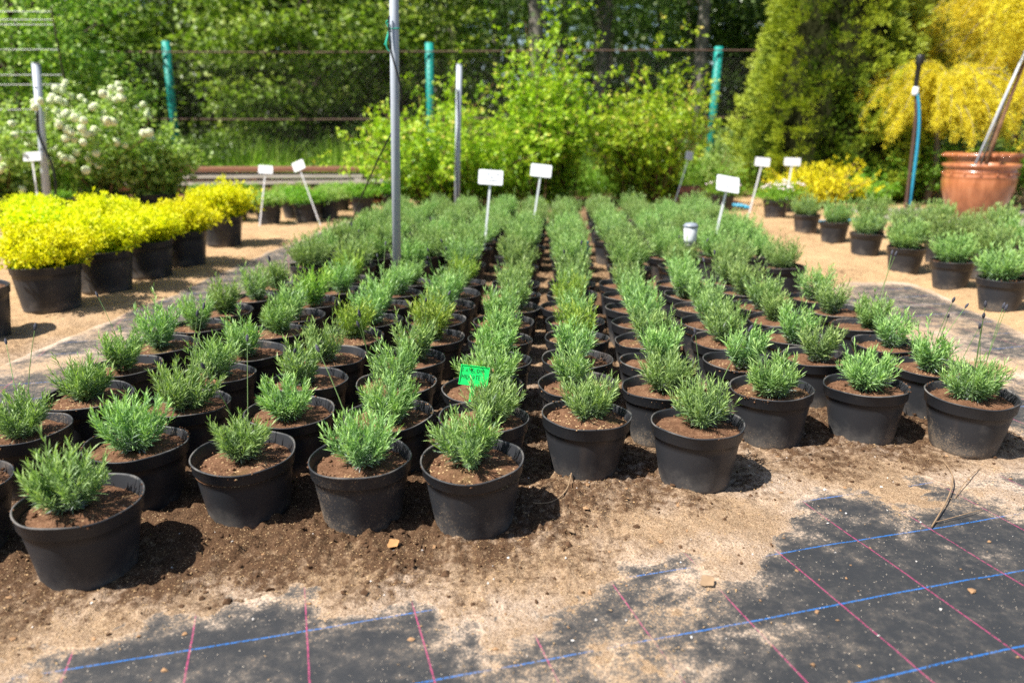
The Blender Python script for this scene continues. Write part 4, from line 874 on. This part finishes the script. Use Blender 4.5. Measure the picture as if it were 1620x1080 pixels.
def weeping(root, seed, cx, cy, top, spread, nbr, drop, back, mat='gold', nthr=16, nl=12, h0=0.5, az0=0, az1=6.283, L=.035):
    """arching limbs with hanging threads of foliage"""
    r = np.random.default_rng(seed); V = []; mb = MB()
    for b in range(nbr):
        a = r.uniform(az0, az1); ln = spread*r.uniform(.45, 1.0); zt = top*r.uniform(h0, 1.0); t = np.linspace(0, 1, 9)
        z = zt-.05+(.22*np.sin(t*2.4)-.40*t**3)*ln; xy = np.stack([cx+np.cos(a)*ln*t, cy+np.sin(a)*ln*t, z], 1)+np.cumsum(r.normal(0, .012, (9, 3)), 0); mb.tube(xy, np.linspace(.007, .002, 9), 5, False)
        for k in range(nthr):
            q = r.uniform(.12, 1.0); i = min(7, int(q*8)); p = xy[i]+(xy[i+1]-xy[i])*(q*8-i)
            dz = drop*r.uniform(.35, 1.0); s = r.random(nl*2); oa = r.uniform(0, 6.28); o = np.array([math.cos(oa), math.sin(oa)])*r.uniform(.02, .09)
            pts = np.stack([p[0]+o[0]*np.sqrt(s)+r.normal(0, .018, nl*2), p[1]+o[1]*np.sqrt(s)+r.normal(0, .018, nl*2), p[2]-dz*s+.02], 1); V.append(np.concatenate([pts, (s*.3+r.random(nl*2)*.6)[:, None]], 1))
    V = np.concatenate(V); n = len(V); P = V[:, :3]; D = norm(np.stack([P[:, 0]-cx+r.normal(0, .5, n), P[:, 1]-cy+r.normal(0, .5, n), -.45+r.normal(0, .4, n)], 1))
    A = leaf_arrays(P, D, L*r.uniform(.7, 1.6, n), L*.26, None, np.clip(V[:, 3]+.1, 0, 1), r)
    ob('crown', leafmesh('weeping_crown', A, M[mat]), root); ob('branches', mb.mesh('weeping_branches', M['bark'], True), root)
gc = thing('golden_conifer', 'weeping golden thread conifer behind the sprinkler pipe', 'conifer', (5.15, 9.3, 0))
ob('trunk', MB().tube([(0, 0, -.05), (.05, 0, .5), (0, 0, .95), (.05, 0, 1.3)], [.05, .04, .03, .015], 8).mesh('golden_trunk', M['bark'], True), gc)
weeping(gc, 410, 0, 0, 1.58, 1.05, 95, .26, 0, h0=.66, nthr=30)
gc2 = thing('golden_conifer', 'taller weeping golden conifer reaching past the top corner', 'conifer', (6.35, 9.7, 0))
ob('trunk', MB().tube([(0, 0, -.05), (.05, 0, 1.2), (0, 0, 2.3)], [.05, .04, .02], 8).mesh('golden_trunk_two', M['darkbark'], True), gc2)
weeping(gc2, 411, 0, 0, 2.75, 1.35, 130, .30, 0, h0=.5, nthr=30)
# staked tree in the terracotta pot
pt = thing('staked_tree', 'thin bare-stemmed tree with grey stake growing out of the terracotta pot', 'tree', (4.72, 7.62, .50))
ob('trunk', MB().tube([(.04, 0, 0), (.10, 0, .35), (.21, .02, .8), (.33, .03, 1.25), (.42, .03, 1.7), (.5, 0, 2.2)], [.023, .020, .018, .015, .012, .008], 10).mesh('staked_trunk', M['twig'], True), pt)
ob('trunk', MB().tube([(0.0, .03, 0), (.08, .03, .35), (.17, .03, .8), (.28, .03, 1.2), (.36, .0, 1.7)], [.014, .013, .012, .010, .006], 8).mesh('staked_trunk_two', M['bark'], True), pt)
ob('stake', MB().tube([(-.10, -.02, -.05), (.09, 0, .6), (.31, 0, 1.35)], .012, 8).mesh('tree_stake', M['galv'], True), pt)
weeping(pt, 412, .42, 0, 2.0, .62, 46, .42, 0, h0=.72, nthr=22)

# ------------------------------------------------------------------ the wood behind the fence
def crown(seed, rx, rz, zc, ncl, per, L, W, cl=.35, shell=.55, flat=.5, mat='forest', lay=.5):
    r = np.random.default_rng(seed); d = rand_dir(ncl, r); q = (shell+(1-shell)*r.random(ncl))**.7
    C = d*q[:, None]*np.array([rx, rx, rz])*(1+.15*np.sin(d[:, :1]*6+seed))+np.array([0, 0, zc])
    o = r.normal(size=(ncl, per, 3))*np.array([cl, cl, cl*lay]); P = C[:, None]+o
    D = norm(o+np.array([0, 0, -.25])+.6*r.normal(size=o.shape)); N = norm(np.array([0, 0, 1.])*(1-flat)+flat*r.normal(size=o.shape))
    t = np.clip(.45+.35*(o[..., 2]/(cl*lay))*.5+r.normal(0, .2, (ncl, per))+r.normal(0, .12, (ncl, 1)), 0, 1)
    A = leaf_arrays(P.reshape(-1, 3), D.reshape(-1, 3), L*r.uniform(.6, 1.3, ncl*per), W*r.uniform(.6, 1.2, ncl*per), N.reshape(-1, 3), t.ravel(), r)
    return leafmesh('crown', A, M[mat]), C
def tree_proto(name, label, seed, hgt, tr, bark, crown_args, lean=0.0, limbs=9):
    root = thing(name, label, 'tree'); r = np.random.default_rng(seed)
    me, C = crown(seed, **crown_args)
    k = 7; t = np.linspace(0, 1, k); pts = np.stack([lean*t+.06*np.sin(t*4+seed), .05*np.sin(t*3), hgt*t-.1], 1)
    mb = MB().tube(pts, np.linspace(tr, tr*.35, k), 10)
    for c_ in C[:limbs]:
        i = min(k-2, max(1, int((c_[2]*.75)/hgt*k))); mb.tube([pts[i], (pts[i]+c_)/2+[0, 0, .15], c_], [tr*.35, tr*.22, tr*.08], 5, False)
    ob('trunk', mb.mesh('tree_trunk', M[bark], True), root); ob('crown', me, root); return root
kA = dict(rx=1.7, rz=1.7, zc=2.4, ncl=95, per=140, L=.095, W=.075, cl=.24, shell=.5, flat=.35, mat='maple', lay=.38)
t1 = tree_proto('maple_tree', 'light green maple leaning over the fence beside the first green post', 500, 3.6, .09, 'darkbark', kA)
t1.location = (-3.35, 12.6, .1)
kB = dict(rx=1.5, rz=1.7, zc=1.9, ncl=110, per=130, L=.07, W=.05, cl=.25, shell=.4, flat=.4, mat='maple', lay=.4)
t2 = tree_proto('leafy_tree', 'yellow-green leafy tree above the snowball bushes', 501, 3.2, .07, 'darkbark', kB)
t2.location = (-6.5, 10.2, 0)
copy_thing(t2, (-9.0, 11.9, 0), 2.0, 'leafy tree beyond the fence at the far frame edge', 1.15)
copy_thing(t2, (-7.6, 13.2, .2), 4.0, 'leafy tree deeper behind the snowball bushes', 1.3)
copy_thing(t1, (-1.9, 13.4, .4), 2.6, 'maple tree standing behind the tall grey pole', .9)
kF = dict(rx=1.9, rz=2.2, zc=2.6, ncl=120, per=140, L=.10, W=.075, cl=.30, shell=.35, flat=.4, mat='forest', lay=.4)
f1 = tree_proto('forest_tree', 'dark leafy tree behind the fence, third from the snowball side', 510, 5.5, .10, 'darkbark', kF); f1.location = (-4.9, 14.6, 0)
kG = dict(rx=1.7, rz=2.7, zc=5.3, ncl=170, per=60, L=.085, W=.06, cl=.32, shell=.25, flat=.6, mat='birch', lay=1.3)
b1 = tree_proto('birch_tree', 'pale-trunked birch above the gap between the lime bushes', 520, 8.5, .13, 'bark', kG, .15); b1.location = (1.7, 14.6, 0)
FT = [(-8.2, 15.5, 1.0, 1.1), (-2.2, 15.6, .62, 2.2), (.3, 16.8, .5, 4), (2.7, 14.8, .6, 3), (5.2, 15.0, 1.05, 5), (7.6, 14.4, 1.1, .4), (9.6, 15.5, 1.2, 1.7), (-11, 16, 1.3, 2.9), (-6.5, 18.5, 1.4, 1.5), (-3.2, 19.5, 1.4, .2), (6.9, 18.5, 1.4, 2.2)]
FN = ['behind the snowball side of the fence', 'behind the first green post', 'low behind the tallest lime bush', 'behind the third green post', 'behind the sunlit thuja', 'behind the golden conifer', 'at the frame edge past the golden conifer', 'at the frame edge past the snowball bushes', 'deep between the leafy trees', 'deep behind the maple', 'deep behind the thuja']
for (x, y, s, a), nm in zip(FT, FN): copy_thing(f1, (x, y, -.3), a, 'dark leafy tree standing '+nm, s, 'dark trees behind the fence')
f1['group'] = 'dark trees behind the fence'
BT = [(.42, 13.3, 1.12, 3.3), (-1.35, 13.9, 1.0, 5.1), (3.3, 13.6, 1.05, .9), (-1.2, 16.5, 1.0, 1), (2.0, 17.5, 1.0, 2), (3.7, 16.2, .9, 3), (-.4, 20, 1.1, 4), (4.8, 20.5, 1.1, 5), (1.4, 22, 1.1, .5), (-5.0, 21, 1.1, 1.5), (7.8, 21.5, 1.2, 2.5), (-8.5, 22, 1.2, 3.5), (-2.8, 23.5, 1.2, 4.5), (3.0, 24.5, 1.2, 5.5), (10.5, 19, 1.2, 1.2), (-12.0, 20, 1.2, .7)]
BN = ['close behind the fence over the tallest lime bush', 'close behind the middle green post', 'close behind the third green post', 'behind the tall grey pole', 'between the tallest and the round lime bush', 'beside the third green post', 'thin, deep behind the short grey pole', 'deep behind the thuja edge', 'deep behind the lime bushes', 'deep behind the maple', 'deep behind the golden conifer', 'deep behind the snowball bushes', 'farthest, behind the middle green post', 'farthest, behind the round lime bush', 'at the far corner past the golden conifer', 'at the far corner past the snowball bushes']
for (x, y, s, a), nm in zip(BT, BN): copy_thing(b1, (x, y, 0), a, 'pale-trunked birch standing '+nm, s, 'birches in the wood')
b1['group'] = 'birches in the wood'
# farthest growth reads as one mass
r = np.random.default_rng(77); n = 46000; a = r.uniform(-R(52), R(52), n); d = r.uniform(25, 33, n)
zz = np.abs(r.random(n))**1.1*7.5; gap = fbm(a*26, zz*0.8, 1.0, 3, 88); k = (zz < 4.4) | (gap > -.06); a, d, zz = a[k], d[k], zz[k]; n = len(a)
P = np.stack([np.sin(a)*d, np.cos(a)*d, zz], 1)
A = leaf_arrays(P, rand_dir(n, r), r.uniform(.22, .5, n), r.uniform(.16, .34, n), None, np.clip(r.normal(.4, .22, n), 0, 1), r)
tag(ob('far_wood', leafmesh('far_wood', A, M['forest'])), 'dense far wood closing the view behind the birches', 'wood', kind='stuff')
# undergrowth below the fence
def undergrowth(name, label, seed, n, x0, x1, y0, y1, h, mat, L=.05, W=.03):
    r = np.random.default_rng(seed); xx = r.uniform(x0, x1, n); yy = r.uniform(y0, y1, n); hm = h*(.6+.7*vnoise(xx*1.3, yy*1.3, seed)); P = np.stack([xx, yy, hm*r.random(n)**.7], 1)
    D = norm(r.normal(size=(n, 3))+[0, 0, .3]); A = leaf_arrays(P, D, L*r.uniform(.6, 1.4, n), W*r.uniform(.6, 1.2, n), norm(r.normal(size=(n, 3))*.6+[0, -.2, 1]), np.clip(P[:, 2]/h*.6+.2+r.normal(0, .15, n), 0, 1), r)
    tag(ob(name, leafmesh(name, A, M[mat])), label, 'undergrowth', kind='stuff')
undergrowth('undergrowth', 'tangled green undergrowth along the wood edge behind the fence', 80, 60000, -11, 10, 11.4, 14.5, .95, 'forest', .07, .05)
undergrowth('ground_weeds', 'low weeds between the boards, bushes and fence', 81, 16000, -6, 3.2, 9.9, 11.3, .38, 'bushg', .045, .025)
r = np.random.default_rng(90); n = 16000; cx = r.uniform(-8.5, 3.0, 260); cy = r.uniform(10.0, 12.2, 260); ci_ = r.integers(0, 260, n)
P = np.stack([cx[ci_]+r.normal(0, .07, n), cy[ci_]+r.normal(0, .07, n), np.zeros(n)], 1); hh = (.35+.5*r.random(260))[ci_]*r.uniform(.6, 1.15, n)
D = norm(np.stack([r.normal(0, .22, n), r.normal(0, .22, n), np.ones(n)], 1)); A = leaf_arrays(P, D, hh, .014, None, r.random(n), r, 'ribbon')
tag(ob('tall_grass', leafmesh('tall_grass', A, M['grass'])), 'tall grass tufts growing along the foot of the fence', 'grass', kind='stuff')

# ------------------------------------------------------------------ litter near the camera
def dead_leaf(x, y, rz, s, label, mat='deadleaf'):
    n = 9; t = np.linspace(0, 1, n); wdt = np.sin(t*math.pi)**.7*.4*(1+.2*np.cos(t*12)); V = []; 
    for i in range(n): V += [(t[i]-.5, -wdt[i], .18*abs(wdt[i])+.12*t[i]**2), (t[i]-.5, 0, .12*t[i]**2-.02), (t[i]-.5, wdt[i], .26*abs(wdt[i])+.12*t[i]**2)]
    Q = [(3*i+j, 3*i+j+1, 3*i+j+4, 3*i+j+3) for i in range(n-1) for j in range(2)]
    tag(ob('dry_leaf', mesh_np('dry_leaf', np.array(V)*s, np.array(Q), M[mat], True), None, (x, y, float(soil_z(x, y)[0])+.006), (.15, -.1, rz)), label, 'leaf')
dead_leaf(-.255, 1.405, .7, .030, 'orange dried leaf on the soil in front of the pots')
dead_leaf(.39, 1.285, .5, .034, 'brownish dried leaf lying on the sandy ground cover', 'drytwig')
dead_leaf(.13, 1.46, 2.5, .022, 'small curled brown leaf beside the round pot shadow', 'drytwig')
def twig(pts, rad, label):
    z = [float(soil_z(p[0], p[1])[0]) for p in pts]
    cable('twig', label, [(p[0], p[1], max(zz_, 0)+.004+(p[2] if len(p) > 2 else 0)) for p, zz_ in zip(pts, z)], rad, M['drytwig'], 'twig')
twig([(1.17, 1.83), (1.15, 1.76, .01), (1.12, 1.70, .012), (1.06, 1.62, .006), (1.0, 1.55, .004), (.955, 1.50)], .0017, 'long curved dark twig on the ground cover near the corner pot')
twig([(1.12, 1.58), (1.06, 1.545, .01), (1.0, 1.53), (.97, 1.52)], .0009, 'thin straw crossing the curved twig')
twig([(.15, 1.70), (.14, 1.64, .012), (.13, 1.60, .006), (.09, 1.57), (.05, 1.57)], .0017, 'pale forked root lying by the sand lane')
twig([(1.25, 1.80), (1.16, 1.72, .012), (1.09, 1.64)], .0010, 'short dry twig near the corner pot')
r = np.random.default_rng(96); n = 170; xx = r.uniform(-1.1, 1.5, n); yy = r.uniform(1.0, 2.1, n); V, F = lumps(np.stack([xx, yy, np.maximum(soil_z(xx, yy), 0)+.001], 1), .002+.0055*r.random(n)**2, r, .35)
tag(ob('bark_pieces', mesh_np('bark_pieces', V, F, plain('tan_bark', (.36, .21, .11), .9, .15, 0, .3, 30))), 'small flat pieces of tan bark scattered over the sand', 'bark pieces', kind='stuff')
r = np.random.default_rng(95); n = 90; xx = r.uniform(-1, 1.5, n); yy = r.uniform(1.0, 2.0, n); V, F = lumps(np.stack([xx, yy, np.maximum(soil_z(xx, yy), 0)+.001], 1), r.uniform(.0012, .0034, n), r, .6)
tag(ob('white_pebbles', mesh_np('white_pebbles', V, F, plain('pale_pebble', (.62, .58, .54), .8))), 'tiny pale pebbles sprinkled over soil and ground cover', 'pebbles', kind='stuff')
# paving beyond the side block
pv = thing('stone_paving', 'grey stone paving slabs under the terracotta pots', 'paving', (5.2, 7.6, 0)); pv['kind'] = 'structure'; del pv['category']
for i in range(7):
    for j in range(4): ob('slab', MB().box((0, 0, 0), (.48, .48, .05)).mesh('paving_slab', M['stone']), pv, (-1.2+i*.5, -.75+j*.5, -.0+random.gauss(0, .003)), (0, 0, random.gauss(0, .01)))
print('pots', near_pots, far_pots)
